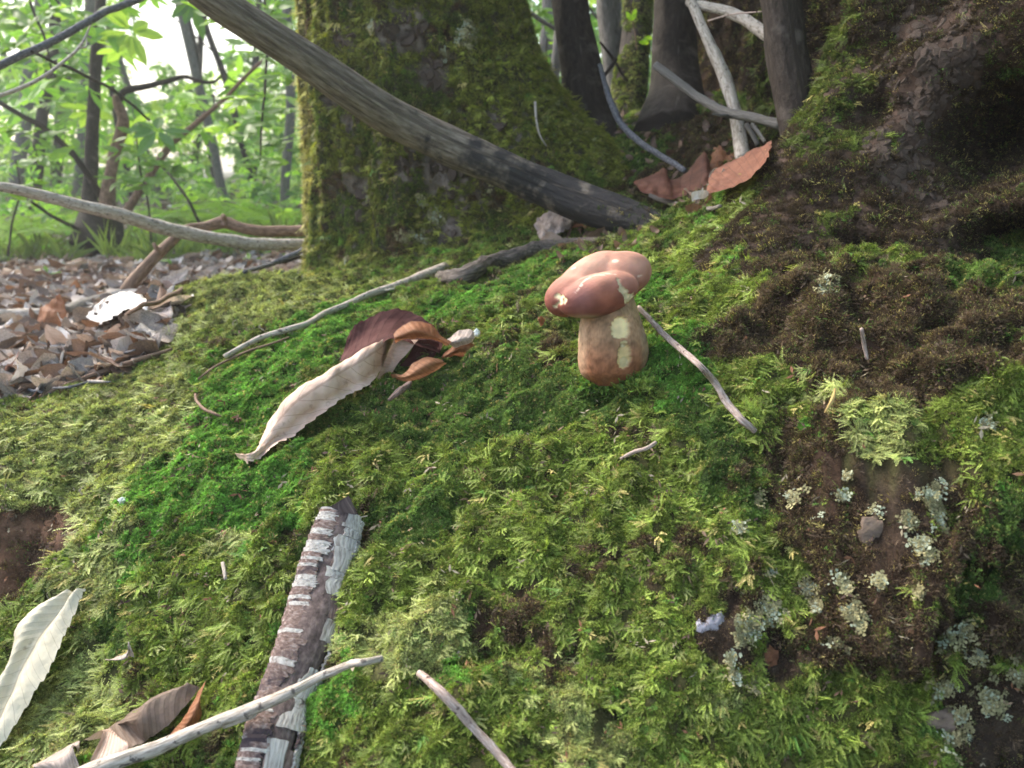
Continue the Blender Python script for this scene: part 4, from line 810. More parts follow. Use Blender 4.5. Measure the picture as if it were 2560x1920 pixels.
V, F, uv = loft(rows, 26, 14, crink=.0009, seed=5, V_uv=(.55, .8)); mk('inner_blade', V, F, M['purple'], fl, uv=uv)
d3 = depth_of(hp(1060, 930))
rows = [[W(976,936,d3-.012), W(980,942,d3-.010), W(982,946,d3-.008)], [W(1010,934,d3-.018), W(1012,944,d3-.022), W(1016,954,d3-.012)], [W(1036,906,d3-.016), W(1048,926,d3-.026), W(1056,944,d3-.012)], [W(1068,893,d3-.014), W(1082,908,d3-.024), W(1092,924,d3-.010)], [W(1106,900,d3-.010), W(1110,905,d3-.012), W(1117,909,d3-.01)]]
V, F, uv = loft(rows, 36, 14, serr=.0008, teeth=6, crink=.0007, seed=6, V_uv=(.52, .95)); mk('lower_lobe', V, F, M['orange'], fl, uv=uv)
d4 = depth_of(hp(1160, 880))
rows = [[W(1096,838,d4-.02), W(1094,846,d4-.026), W(1098,852,d4-.02)], [W(1120,846,d4-.018), W(1122,856,d4-.028), W(1126,866,d4-.018)], [W(1150,826,d4-.012), W(1150,850,d4-.028), W(1146,874,d4-.016)], [W(1178,826,d4-.010), W(1178,846,d4-.02), W(1168,868,d4-.012)], [W(1184,842,d4-.008), W(1182,850,d4-.01), W(1178,858,d4-.008)]]
V, F, uv = loft(rows, 30, 14, crink=.0018, seed=7); mk('crumpled_tip', V, F, M['pink'], fl, uv=uv)
rows = [[W(1106,905,d4-.012), W(1104,895,d4-.016), W(1112,880,d4-.014)], [W(1130,892,d4-.010), W(1134,880,d4-.022), W(1140,862,d4-.014)], [W(1160,894,d4-.008), W(1162,872,d4-.02), W(1168,852,d4-.012)], [W(1192,902,d4-.006), W(1194,886,d4-.014), W(1192,868,d4-.008)], [W(1212,922,d4-.004), W(1218,916,d4-.006), W(1222,908,d4-.004)]]
V, F, uv = loft(rows, 34, 12, serr=.0006, teeth=5, crink=.0012, seed=8); mk('crumpled_tip', V, F, M['orange'], fl, uv=uv)
g = stick_geo(path([(972,1000,None,.008),(995,982,None,.010),(1025,958,None,.012)]), [9,17,14], rough=.25, n=18); tag(mk('bark_chip', g[0], g[1], M['plateb'], uv=g[2]), 'small reddish bark chip under the folded leaf', 'bark chip')
# cream leaf at the left edge
rows = []
for a, b, c_ in [((168,1476),(186,1480),(212,1472)),((120,1499),(160,1506),(203,1490)),((85,1522),(124,1543),(176,1552)),((42,1566),(97,1575),(158,1590)),((36,1608),(73,1612),(134,1645)),((22,1656),(46,1662),(112,1690)),((0,1690),(22,1716),(87,1724)),((-30,1740),(-2,1770),(45,1796)),((-70,1810),(-35,1840),(0,1862)),((-115,1905),(-92,1918),(-62,1932))]:
    pa, pb, pc = hp(*a), hp(*b), hp(*c_); f = lambda p, l: p + (CAM - p) / np.linalg.norm(CAM - p) * l
    rows.append([f(pa, .016), f((pa + pb) / 2, .022), f(pb, .018), f((pb + pc) / 2, .026), f(pc, .014)])
rows = np.array(rows); fp = rows.reshape(-1, 3); cc_ = fp.mean(0); nn_ = np.linalg.svd(fp - cc_)[2][2]; nn_ = nn_ if np.dot(nn_, CAM - cc_) > 0 else -nn_
cc_ = cc_ + nn_ * .006
flat = CAM + (fp - CAM) * (np.dot(cc_ - CAM, nn_) / ((fp - CAM) @ nn_))[:, None]; rows = (flat * .9 + fp * .1).reshape(rows.shape); rows[:, 2] -= nn_ * .004; rows[:, 1] += nn_ * .003; rows[:, 3] += nn_ * .003
V, F, uv = loft(rows, 90, 24, serr=.0017, teeth=15, crink=.0006, seed=11); tag(mk('fallen_leaf', V, F, M['cream'], uv=uv), 'cream toothed leaf with clear veins, cut off by the left edge', 'leaf')
def flat_leaf(lb, outline_rows, mat, lift=.012, **k):
    rows = [[(lambda p, n: p + n * lift * (1.0 + (.6 if j == 1 else 0)))(*hit(u, v)) for j, (u, v) in enumerate(r)] for r in outline_rows]
    V, F, uv = loft(rows, k.pop('nu', 34), k.pop('nv', 12), **k); o = mk('fallen_leaf', V, F, M[mat], uv=uv); return tag(o, lb, 'leaf')
flat_leaf('dull brown leaf half sunk in moss at the bottom left', [[(470,1745),(474,1750),(478,1756)],[(400,1762),(418,1785),(432,1806)],[(330,1790),(360,1815),(392,1840)],[(295,1835),(312,1850),(350,1868)],[(288,1885),(296,1892),(306,1898)]], 'brown', serr=.001, teeth=7)
flat_leaf('orange brown leaf scrap above the lower twig at bottom left', [[(510,1760),(513,1764),(514,1770)],[(485,1782),(500,1796),(512,1806)],[(452,1812),(464,1824),(478,1834)],[(430,1836),(440,1840),(452,1844)]], 'orange')
flat_leaf('curled tan leaf scrap under the twig end in the bottom left corner', [[(225,1885),(230,1900),(232,1930)],[(255,1880),(262,1900),(262,1935)],[(290,1888),(292,1902),(290,1930)]], 'tan')
flat_leaf('crumpled pinkish scrap at the bottom left corner', [[(150,1925),(155,1935),(160,1950)],[(185,1895),(195,1915),(200,1950)],[(215,1900),(222,1915),(225,1950)]], 'pink')
flat_leaf('small pale pink leaf scrap on the moss left of the barky stick', [[(313,1652),(318,1658),(322,1664)],[(332,1642),(336,1654),(340,1664)],[(352,1648),(354,1655),(352,1662)]], 'pink', nu=14, nv=8)
flat_leaf('tiny orange leaf scrap on the moss below the curled stalk', [[(580,1058),(582,1062),(584,1068)],[(592,1062),(594,1070),(596,1076)],[(602,1072),(603,1076),(604,1080)]], 'rust', nu=12, nv=6)
flat_leaf('tiny orange brown scrap beside the mushroom stem', [[(1368,828),(1370,830),(1372,832)],[(1376,820),(1378,823),(1380,826)],[(1384,812),(1386,813),(1386,816)]], 'orange', nu=10, nv=6)
# leaf pile in the hollow behind the crest
def vleaf(lb, rows, mat, rel=None, **k):
    if rel is not None:
        dm = min(depth_of(hp(p[0], p[1])) for r in rows for p in r[-1:]) - rel; d_ = np.mean([p[2] for r in rows for p in r[-1:]]); rows = [[(p[0], p[1], p[2] - d_ + dm) for p in r] for r in rows]
    print('vleaf', lb[:30], [round(r[-1][2], 2) for r in rows])
    rows = [[W(*p) for p in r] for r in rows]; V, F, uv = loft(rows, 40, 16, **k); o = mk('fallen_leaf', V, F, M[mat], uv=uv); return tag(o, lb, 'leaf', None)
vleaf('broad reddish brown leaf propped at the left of the leaf pile', [[(1584,456,1.10),(1592,466,1.08),(1606,480,1.07)],[(1625,440,1.13),(1632,465,1.08),(1640,488,1.06)],[(1662,420,1.16),(1668,465,1.08),(1672,500,1.06)],[(1672,448,1.14),(1690,475,1.08),(1700,492,1.06)],[(1712,436,1.16),(1724,465,1.08),(1738,480,1.06)],[(1757,381,1.19),(1764,430,1.10),(1770,458,1.07)],[(1772,395,1.18),(1776,430,1.11),(1778,446,1.09)]], 'redbrown', crink=.002, rel=.01, seed=21, V_uv=(.1, .55))
vleaf('bright orange curled leaf at the back of the leaf pile', [[(1758,415,1.16),(1764,420,1.14),(1770,432,1.12)],[(1776,388,1.19),(1784,405,1.14),(1792,424,1.11)],[(1796,364,1.21),(1802,390,1.15),(1812,412,1.12)],[(1820,384,1.19),(1822,394,1.15),(1826,402,1.13)],[(1838,380,1.18),(1838,388,1.15),(1838,394,1.14)]], 'orange', crink=.003, rel=.01, seed=22, serr=.003, teeth=5)
vleaf('wide dull red brown leaf leaning up the moss at the right of the leaf pile', [[(1766,474,1.05),(1770,480,1.03),(1776,486,1.02)],[(1782,428,1.10),(1796,455,1.05),(1806,476,1.01)],[(1836,398,1.10),(1846,430,1.04),(1852,458,.99)],[(1882,374,1.06),(1886,408,1.01),(1884,436,.97)],[(1930,352,1.02),(1926,376,.98),(1916,402,.95)]], 'redbrown', crink=.002, rel=.01, seed=23, V_uv=(.5, .95))
vleaf('pinkish torn leaf standing left of the leaf pile above the root', [[(1340,574,1.20),(1348,590,1.18),(1352,606,1.17)],[(1350,538,1.22),(1364,565,1.18),(1366,598,1.16)],[(1392,530,1.23),(1394,556,1.18),(1392,586,1.16)],[(1424,534,1.22),(1422,552,1.18),(1414,572,1.17)],[(1434,546,1.21),(1432,556,1.19),(1428,566,1.18)]], 'pink', crink=.006, rel=.01, seed=24, serr=.006, teeth=4)
vleaf('orange curled rim of a leaf behind the pinkish torn one', [[(1430,548,1.23),(1434,560,1.2),(1428,572,1.19)],[(1450,540,1.24),(1456,554,1.2),(1452,566,1.19)],[(1466,556,1.23),(1468,562,1.2),(1466,570,1.19)]], 'orange', crink=.003, rel=.01, seed=25)
SCL = ['pale curled scrap at the back of the leaf pile', 'pinkish curled scrap just below the pale one at the back of the pile', 'pinkish scrap leaning on the wide dull leaf of the pile', 'pale bleached scrap at the front of the leaf pile', 'tan scrap at the front left of the leaf pile', 'pale scrap at the front right of the leaf pile', 'grey scrap lying below the broad reddish leaf', 'tan scrap on the dark root below the pinkish torn leaf', 'brown scrap on the root to the right of the pinkish torn leaf', 'pink crumpled scrap standing on the dark root', 'brown scrap at the right end of the dark root', 'tan scrap right against the pinkish torn leaf', 'small tan scrap near the smooth dark stem', 'brown scrap behind the root and under the big branch']
for k, (u, v, a, s, mt) in enumerate([(1800,440,.3,30,'pale'),(1790,462,1.,34,'pink'),(1830,452,2,30,'pink'),(1770,500,.6,30,'pale'),(1752,508,2.4,34,'tan'),(1815,478,.2,34,'pale'),(1735,515,1.2,26,'grey'),(1380,620,.3,44,'tan'),(1430,590,1.4,34,'brown'),(1375,600,2,40,'pink'),(1480,598,.5,36,'brown'),(1405,560,.9,24,'tan'),(1840,430,1.5,24,'tan'),(1450,575,2.6,36,'brown')]):
    p, n = hit(u, v); r = s / FPX * depth_of(p) * .6; X = norm(RT * math.cos(a) + UP * math.sin(a)); Y = norm(UP * .6 + n) - X * np.dot(norm(UP * .6 + n), X)
    rows = [[p + X * r * t_ * 1.4 + Y * r * q * (1 - t_ * t_) + n * (.012 + .005 * q * q + .004 * math.sin(k + t_ * 3)) for q in (-.6, 0, .7)] for t_ in (-1, -.4, .3, 1)]
    V, F, uv = loft(rows, 14, 8, crink=.003, seed=30 + k)
    tag(mk('leaf_scrap', V, F, M[mt], uv=uv), SCL[k], 'leaf', 'leaf scraps in the pile behind the crest' if u > 1600 else 'leaf scraps along the dark root')
# bleached and upright leaves in the litter
def on_ground(rows, lb, mat, **k):
    R_ = [[(lambda p: p + np.array([0, 0, l]))(hp(u, v, 0, 'G')) for (u, v, l) in r] for r in rows]; V, F, uv = loft(R_, 40, 16, **k); return tag(mk('fallen_leaf', V, F, M[mat], uv=uv), lb, 'leaf')
on_ground([[(222,838,.03),(232,850,.032),(248,866,.03)],[(258,822,.04),(268,842,.045),(278,866,.04)],[(300,806,.045),(308,828,.055),(316,854,.045)],[(345,806,.045),(346,824,.05),(348,842,.04)],[(370,816,.04),(374,824,.04),(376,832,.035)]], 'dazzling white bleached leaf at the edge of the mossy hump', 'pale', serr=.003, teeth=7, crink=.003, seed=51)
on_ground([[(315,862,.02),(325,880,.02),(330,900,.015)],[(335,850,.03),(345,872,.035),(352,895,.015)],[(370,862,.025),(372,878,.03),(376,890,.015)],[(392,868,.02),(394,876,.02),(394,884,.015)]], 'grey leaf with a hole lying below the bleached one', 'grey', crink=.003, seed=52, serr=.002, teeth=4)
p0 = hp(125, 830, 0, 'G'); dd = depth_of(p0) - .02
vleaf('thin translucent brown leaf standing upright at the left of the litter', [[(92,800,dd),(92,816,dd),(94,830,dd)],[(104,770,dd+.01),(108,800,dd-.01),(112,832,dd)],[(128,755,dd+.01),(134,795,dd-.01),(138,834,dd)],[(148,738,dd+.02),(154,780,dd),(160,822,dd)],[(160,750,dd+.02),(166,780,dd+.005),(168,806,dd)]], 'orange', crink=.003, seed=53, serr=.003, teeth=5)

# ------------------------------------------------------------------ leaf litter
def leaf_shape(L, Wd, curl, side, tw, sd, ns=16, nw=7, teeth=0):
    r = random.Random(sd); V = []; s = np.linspace(-1, 1, nw); p1, p2 = r.uniform(0, 6), r.uniform(0, 6)
    for i in range(ns):
        t = i / (ns - 1); wd = Wd * (math.sin(math.pi * min(1, t ** .85 * .98 + .01)) ** .8) * (1 + .10 * math.sin(t * 23 + p1)) * .5
        if teeth: wd *= 1 + .12 * ((t * teeth) % 1 - .5)
        for q in s:
            x = (t - .5) * L; y = q * wd; a = q * side * (1 + .5 * math.sin(t * 5 + p2)); z = curl * L * ((t - .5) ** 2) * 4 + abs(y) * math.sin(a) * .9 + L * .03 * math.sin(t * 7 + q * 2 + p1) + tw * y * (t - .5) * 2
            V.append([x, y * math.cos(a * .8), z])
    uv = np.stack(np.meshgrid(np.linspace(0, 1, ns), np.linspace(0, 1, nw), indexing='ij'), -1).reshape(-1, 2); return np.array(V), gridF(ns, nw), uv
LK = [('rust', 'rust brown curled leaf in the leaf litter left of the bank'), ('pink', 'pinkish dry leaf in the leaf litter left of the bank'), ('pale', 'bleached pale leaf in the leaf litter left of the bank'), ('tan', 'tan dry leaf in the leaf litter left of the bank'), ('orange', 'orange brown leaf in the leaf litter left of the bank'), ('grey', 'grey rotting leaf in the leaf litter left of the bank')]
LM = {}
for mt, _ in LK: LM[mt] = [(lambda g: mesh('leaf_blade', g[0], g[1], M[mt], g[2]))(leaf_shape(.10, R.uniform(.036, .05), R.uniform(-.04, .13), R.uniform(-.8, .8), R.uniform(-.5, .5), hash((len(mt), k)) % 999 + k)) for k in range(5)]
MARKS = [(hp(u, v, 0, 'G'), t) for u, v, t in [(110,641,'beside the long brown stick far back'),(300,744,'beside the weathered grey log'),(90,790,'beside the pale log at the left edge'),(320,724,'at the foot of the crooked branch'),(296,815,'beside the dazzling white leaf'),(650,650,'near the foot of the mossy trunk'),(125,830,'beside the upright translucent leaf'),(480,645,'around the pale bent stick'),(120,960,'in the hollow before the mossy hump'),(200,700,'left of the grey log')]]
cnt = 0; tries = 0
while cnt < 290 and tries < 6000:
    tries += 1; y = 1.0 + 2.3 * R.random() ** 1.5; x = R.uniform(-.72, -.16) * (y + .15)
    P_, n_ = down(x, y)
    if not is_litter(P_[None])[0] or not seen_box(P_[None], 40)[0]: continue
    mt, lb = R.choices(LK, [1.0, 3.2, 3.0, 1.4, .35, 3.2])[0]; o = bpy.data.objects.new('litter_leaf', R.choice(LM[mt])); COL.objects.link(o); s = R.uniform(.5, 1.0)
    near = min(MARKS, key=lambda q: float(np.linalg.norm(q[0] - P_)))[1]; sz = 'small ' if s < .65 else ('large ' if s > .86 else ''); kind_ = lb.split(' in the')[0]; tag(o, sz + kind_ + ' in the litter ' + near, 'leaf', sz + kind_ + ' group ' + near)
    o.scale = (s, s, s); set_rot(o, n_ + rv(.18), rv(1)); o.location = (P_ + np.array([0, 0, R.uniform(.004, .014)])).tolist(); cnt += 1
LITM = attr_mat('litter_leaf_mass', rough=.6, spec=.35, trans=.2, tmul=(1.1, .9, .7))
LITL = library('litter_blade', [leaf_shape(.09, R.uniform(.032, .05), R.uniform(-.05, .2), R.uniform(-1.1, 1.1), R.uniform(-.8, .8), 400 + k, 9, 5)[:2] for k in range(8)], LITM)
Pl = []
for _ in range(32000):
    y = .85 + 6.5 * R.random() ** 1.7; x = R.uniform(-.80, .42) * (y + .15)
    Pl.append((x, y))
Pl = np.array(Pl); zz = height(Pl[:, 0], Pl[:, 1]); P = np.c_[Pl, zz + rng.uniform(.0, .014, len(Pl))]; k_ = is_litter(P) & seen_box(P, 100) & ((np.hypot(P[:, 0] - LT[0], P[:, 1] - LT[1]) > .3)); P = P[k_]; m = len(P)
tc = np.array([(.26,.18,.145),(.46,.39,.355),(.64,.59,.56),(.40,.33,.285),(.26,.155,.10),(.36,.335,.31),(.16,.115,.09)])[rng.integers(0, 7, m)] * rng.uniform(.5, 1.1, (m, 1))
scatter('leaf_litter', P, np.array([0, 0, 1.]) + rng.normal(0, .24, (m, 3)), rng.normal(0, 1, (m, 3)), rng.uniform(.5, 1.0, m), rng.integers(0, 8, m), tc, LITL, label='deep layer of dead brown leaves on the forest floor')
P, n = sample(GV, GF, lambda P, n: 900 * (P[:, 0] > .05) * (P[:, 0] < .45) * (P[:, 1] > 1.0) * (P[:, 1] < 1.9)); m = len(P)
if m: scatter('leaf_litter', P + n * .004, n + rng.normal(0, .4, (m, 3)), rng.normal(0, 1, (m, 3)), rng.uniform(.12, .34, m), rng.integers(0, 8, m), np.array([.16, .10, .07]) * rng.uniform(.5, 1.8, (m, 1)), LITL, label='small dead leaf scraps on the ground among the stems')

# ------------------------------------------------------------------ the barky stick at the bottom
bs = thing('bark_covered_stick', hp(660, 1700), 'thick stick covered in peeling ringed bark, pale and rust, lying at the bottom', 'stick')
BC = [(858,1285),(838,1350),(812,1440),(790,1530),(760,1630),(715,1740),(690,1820),(668,1915),(640,2010)]; BWd = [104,120,128,136,136,130,136,142,150]
Cb = path([(u, v, None, .008) for u, v in BC]); Rb = np.array([w_ / 2 / FPX * depth_of(c) for w_, c in zip(BWd, Cb)]); nB = 120
Cb = cr(Cb, nB); 
for _ in range(30): Cb[1:-1] = .5 * Cb[1:-1] + .25 * (Cb[:-2] + Cb[2:])
Rb = cr(Rb[:, None], nB)[:, 0]; g = tube_geo(Cb, Rb * .80, nB, 24, .07, 3)
vi = np.clip(np.arange(len(g[0])) // 24, 0, nB - 1); zz_ = norm(CAM - Cb)[vi]; dd_ = g[0] - Cb[vi]; g = (Cb[vi] + dd_ - zz_ * (dd_ * zz_).sum(1, keepdims=True) * .58, g[1], g[2]); mk('inner_wood', g[0], g[1], M['core'], bs, uv=g[2])
T_, A_, B_ = frames(Cb); Lb = np.concatenate([[0], np.cumsum(np.linalg.norm(np.diff(Cb, axis=0), axis=1))])
tocam = norm(CAM - Cb)
def bark_patch(l0, l1, a0, a1, lift, mat, sd, par=bs, nm='bark_plate', flare=.0):
    # a curved piece of bark: l along the stick (0..1), a the angle round it measured from the side facing the viewer, positive to the right
    r = random.Random(sd); na, nl = 12, 4; V = []
    aw = [(a0 + r.uniform(-.08, .08), a1 + r.uniform(-.08, .08)) for _ in range(nl)]
    for lay in (0, 1):
        for i in range(nl):
            for j in range(na):
                fa = j / (na - 1); a = aw[i][0] * (1 - fa) + aw[i][1] * fa; l = l0 + (l1 - l0) * i / (nl - 1) + .0009 * math.sin(j * 1.3 + sd) + .0035 * (fa - .5) ** 2; k = min(max(l * (nB - 1), 0), nB - 1.001); q = int(k); f = k - q
                c = Cb[q] * (1 - f) + Cb[q + 1] * f; rad = Rb[q]; zc = tocam[q]; t = T_[q]; zc = zc - t * np.dot(zc, t); zc /= np.linalg.norm(zc); xr = np.cross(t, zc); xr = xr if np.dot(xr, RT) > 0 else -xr
                FL = .42; hgt = rad * (.93 + lift * (.35 if lay == 0 else 1) + flare * (1 - i / (nl - 1)) * lay) + r.uniform(-.0002, .0002); V.append(c + (zc * math.cos(a) * FL + xr * math.sin(a)) * hgt)
    F = gridF(nl, na).tolist(); F2 = [[i + nl * na for i in reversed(f)] for f in F]; E = [[i, i + 1, i + 1 + nl * na, i + nl * na] for i in range(na - 1)] + [[(nl - 1) * na + i + 1, (nl - 1) * na + i, (nl - 1) * na + i + nl * na, (nl - 1) * na + i + 1 + nl * na] for i in range(na - 1)]
    E += [[(i + 1) * na, i * na, i * na + nl * na, (i + 1) * na + nl * na] for i in range(nl - 1)] + [[i * na + na - 1, (i + 1) * na + na - 1, (i + 1) * na + na - 1 + nl * na, i * na + na - 1 + nl * na] for i in range(nl - 1)]
    V = np.array(V); uv = np.array([[((i % (nl * na)) % na) / na * .4 + sd * .13, ((i % (nl * na)) // na) * .002 + l0 * .4] for i in range(len(V))]); mk(nm, V, F + F2 + E, mat, par, uv=uv, smooth=False)
l = .0; sd = 0
while l < 1.0:                     # narrow rings down the left side
    st = R.uniform(.010, .017) * (1 if l < .5 else 1.15); bark_patch(l, l + st * 1.05, -1.65, -.18 + R.uniform(-.12, .12) - (.12 if .2 < l < .42 else 0), R.uniform(.09, .16), M['plateb'] if R.random() < (.5 if l < .3 else .75) else M['platepale'], sd, flare=.05); l += st; sd += 1
l = .0
while l < 1.0:                     # wider pale plates down the right side
    st = R.uniform(.035, .085); w0 = -.02 + R.uniform(-.1, .12); 
    if R.random() < .85: bark_patch(l, l + st * .97, w0 + (.35 if .36 < l < .60 else .05) + R.uniform(-.1, .15), 1.0 + R.uniform(0, .1), R.uniform(.08, .15), M['platepale'] if R.random() < .72 else M['plateb'], sd)
    sd += 1; l += st
l = .02
while l < 1.0:
    st = R.uniform(.012, .026); bark_patch(l, l + st, .98, 1.7, R.uniform(.05, .13), M['platepale'], sd, flare=.06); l += st; sd += 1
for l0, l1, a0, a1 in [(.80, .93, -.15, .55), (.16, .24, .1, .8), (.93, 1.0, -.2, .6)]: bark_patch(l0, l1, a0, a1, .17, M['platepale'], sd); sd += 1

# stones, clods
def lump(name, lb, cat, u, v, wpx, hpx, dp, col, sd, mat='stone', kind=None, sink=.75):
    bm_t = np.linspace(0, np.pi, 26); bm_p = np.linspace(0, 2 * np.pi, 40, endpoint=False); A, B = np.meshgrid(bm_t, bm_p, indexing='ij'); Dd = np.stack([np.sin(A) * np.cos(B), np.cos(A), np.sin(A) * np.sin(B)], -1).reshape(-1, 3)
    p, n = hit(u, v); s = depth_of(p) / FPX; r = 1 + .55 * pn(Dd, 1.3, sd) + .30 * pn(Dd, 3.2, sd + 1) + .14 * pn(Dd, 8, sd + 2) + .09 * pn(Dd, 18, sd + 3)
    V = p - n * dp * s * sink + (np.outer(Dd[:, 0] * r * wpx / 2, RT) + np.outer(Dd[:, 1] * r * hpx / 2, UP) - np.outer(Dd[:, 2] * r * dp / 2, FW)) * s
    c = np.array(col) * (1 + .7 * pn(V, 90, sd))[:, None] * np.ones((len(V), 3)); o = mk(name, V, gridF(26, 40, True), M[mat], cols=np.clip(c, .01, 1)); return tag(o, lb, cat, kind=kind)
lump('stone', 'smooth grey stone face showing through the moss at lower right', 'stone', 1785, 1590, 82, 120, 40, (.34, .32, .36), 61)
lump('rock', 'rough brown earthy rock sitting under the dark slot at right', 'rock', 2215, 1345, 200, 150, 80, (.15, .11, .085), 62)
lump('rock', 'rust red crumbling rock right of the grey stone', 'rock', 1905, 1655, 120, 110, 50, (.23, .10, .055), 63)
lump('rock', 'orange grey speckled rock in the bottom right corner', 'rock', 2470, 1850, 250, 170, 80, (.21, .155, .12), 64)
lump('rock', 'pale pinkish rock patch near the black hollow at right edge', 'rock', 2350, 615, 120, 80, 40, (.24, .17, .13), 65)
lump('pebble', 'brown stone in the bare earth hollow at left', 'pebble', 155, 1350, 70, 36, 30, (.15, .085, .055), 66)
lump('pebble', 'small orange brown pebble in the bare earth hollow', 'pebble', 108, 1450, 30, 20, 16, (.24, .12, .06), 67)
lump('pebble', 'tiny white pebble on the pale moss at left', 'pebble', 313, 1254, 20, 16, 16, (.8, .8, .78), 68, sink=-.5)
lump('pebble', 'small bluish white pebble above the dark slot at right', 'pebble', 2102, 1138, 32, 26, 24, (.38, .40, .46), 69)
lump('pebble', 'small white tuft beside the crumpled tip of the folded leaf', 'seed', 1181, 848, 14, 20, 14, (.8, .85, .8), 70, sink=-1.5)
lump('pebble', 'dark round lump on the yellowish mossy hump', 'clod', 500, 790, 60, 44, 40, (.16, .12, .04), 71)

# ------------------------------------------------------------------ the wood behind
def leafy_spray(n, L, Wd, sd):
    r = random.Random(sd); V, F = [], []
    for k in range(n):
        a = r.uniform(0, 6.28) if n < 4 else (k / n * 6.28 + r.uniform(-.3, .3)); b = np.array([math.cos(a), math.sin(a), 0]) * .01; d = np.array([math.cos(a), math.sin(a), r.uniform(-.5, .15)]); d /= np.linalg.norm(d); s = np.cross(d, [0, 0, 1.]); s /= np.linalg.norm(s); s = s + np.array([0, 0, r.uniform(-.4, .4)]); ll = L * r.uniform(.6, 1.15); i0 = len(V)
        for t, wq, z in ((0, .05, 0), (.25, .75, .01), (.55, 1, 0), (.82, .6, -.03), (1, .0, -.08)):
            c = b + d * ll * t + np.array([0, 0, z * ll]); V += [c + s * Wd * .5 * wq, c + np.array([0, 0, -.12 * Wd * wq]), c - s * Wd * .5 * wq]
        for i in range(4):
            for j in range(2): q = i0 + i * 3 + j; F.append([q, q + 1, q + 4, q + 3])
    return np.array(V), F
SPR = library('leaf_spray', [leafy_spray(7 + k % 3, .10, .036, k) for k in range(6)], M['green'])
SPRS = library('small_spray', [leafy_spray(7, .06, .024, 20 + k) for k in range(5)], M['green'])
GC = np.array([(.20,.38,.09),(.26,.44,.12),(.15,.30,.08),(.32,.48,.14),(.10,.22,.06)])
GAPS = np.array([(500,112,.045),(410,90,.030),(300,60,.016),(350,150,.022),(365,205,.022),(555,430,.020),(20,120,.02),(40,325,.020),(230,20,.018),(560,215,.016),(110,60,.014),(380,30,.022)])
def sprays(name, P, parent=None, label=None, smin=.6, smax=1.2, lib=None, dk=1.0, cat=None):
    # openings in the foliage where the sky breaks through
    q = P - CAM; d = np.maximum(q @ FW, .1); u = q @ RT / d; v = -(q @ UP) / d; k = np.ones(len(P), bool)
    for gu, gv, gr in GAPS: k &= np.hypot(u - (gu - 1280) / FPX, v - (gv - 960) / FPX) > gr * (.75 + .5 * rng.random(len(P)))
    P = P[k]
    m = len(P); c = GC[rng.integers(0, 5, m)] * rng.uniform(.7, 1.25, (m, 1)) * dk
    return scatter(name, P, np.array([0, 0, 1.]) + rng.normal(0, .45, (m, 3)), rng.normal(0, 1, (m, 3)), rng.uniform(smin, smax, m), rng.integers(0, 5, m), c, lib or SPR, parent, label, cat)
def Gz(x, y): return float(height(np.array([x]), np.array([y]), False)[0])
# the coppiced clump with its leaning stems
base = W(248, 596, 3.3); base[2] = Gz(base[0], base[1]); cop = thing('coppiced_tree', base, 'clump of grey stems leaning apart from one dark base, left of the big trunk', 'tree')
def cstem(nm, pts, wd, mat='greystem', **k):
    C = path(pts); g = stick_geo(C, wd, **k); mk(nm, g[0], g[1], M[mat], cop, uv=g[2])
cstem('stump', [(252,512,3.28),(250,560,3.3),(246,620,3.3)], [70,100,130], 'darkstem', m=20, rough=.2, ridg=.2)
cstem('stem', [(224,530,3.3),(226,434,3.3),(231,330,3.3),(233,253,3.3),(242,130,3.3),(252,0,3.3),(258,-120,3.3)], [40,33,31,30,28,25,24], 'darkstem', m=14)
cstem('stem', [(266,540,3.25),(277,434,3.2),(290,375,3.2),(308,310,3.15),(298,268,3.12),(287,238,3.1)], [40,30,30,29,24,16], 'brownwood', m=12)
cstem('side_branch', [(300,250,3.12),(312,228,3.1),(362,217,3.1),(410,205,3.1),(459,192,3.1),(495,203,3.1),(533,206,3.1),(552,190,3.1)], [16,17,15,13,11,10,8,5], 'darkstem')
cstem('stem', [(312,540,3.2),(330,505,3.18),(362,459,3.15),(423,369,3.1),(470,325,3.05),(506,293,3.0),(560,246,2.95),(597,210,2.9),(658,152,2.85),(720,90,2.8)], [22,20,19,17,14,12,10,9,8,6], 'brownwood')
cstem('stem', [(-80,215,3.0),(0,257,3.0),(54,289,3.02),(108,318,3.05),(174,376,3.1),(217,434,3.15),(258,500,3.25),(262,530,3.25)], [10,12,13,14,15,15,18,20], 'darkstem')
cstem('twig', [(530,240,2.95),(534,238,3.0),(536,255,3.0),(531,268,3.0)], [5,4]); cstem('twig', [(390,400,3.3),(430,445,3.2),(470,500,3.1),(500,560,3.1)], [6,7,8], 'darkstem')
cstem('twig', [(70,498,3.0),(130,540,3.1),(190,570,3.2),(240,585,3.3)], [8,9,10], 'darkstem')
P = np.array([W(R.uniform(-100, 620), R.uniform(-250, 330), R.uniform(2.8, 4.0)) for _ in range(150)]); sprays('crown', P, cop)
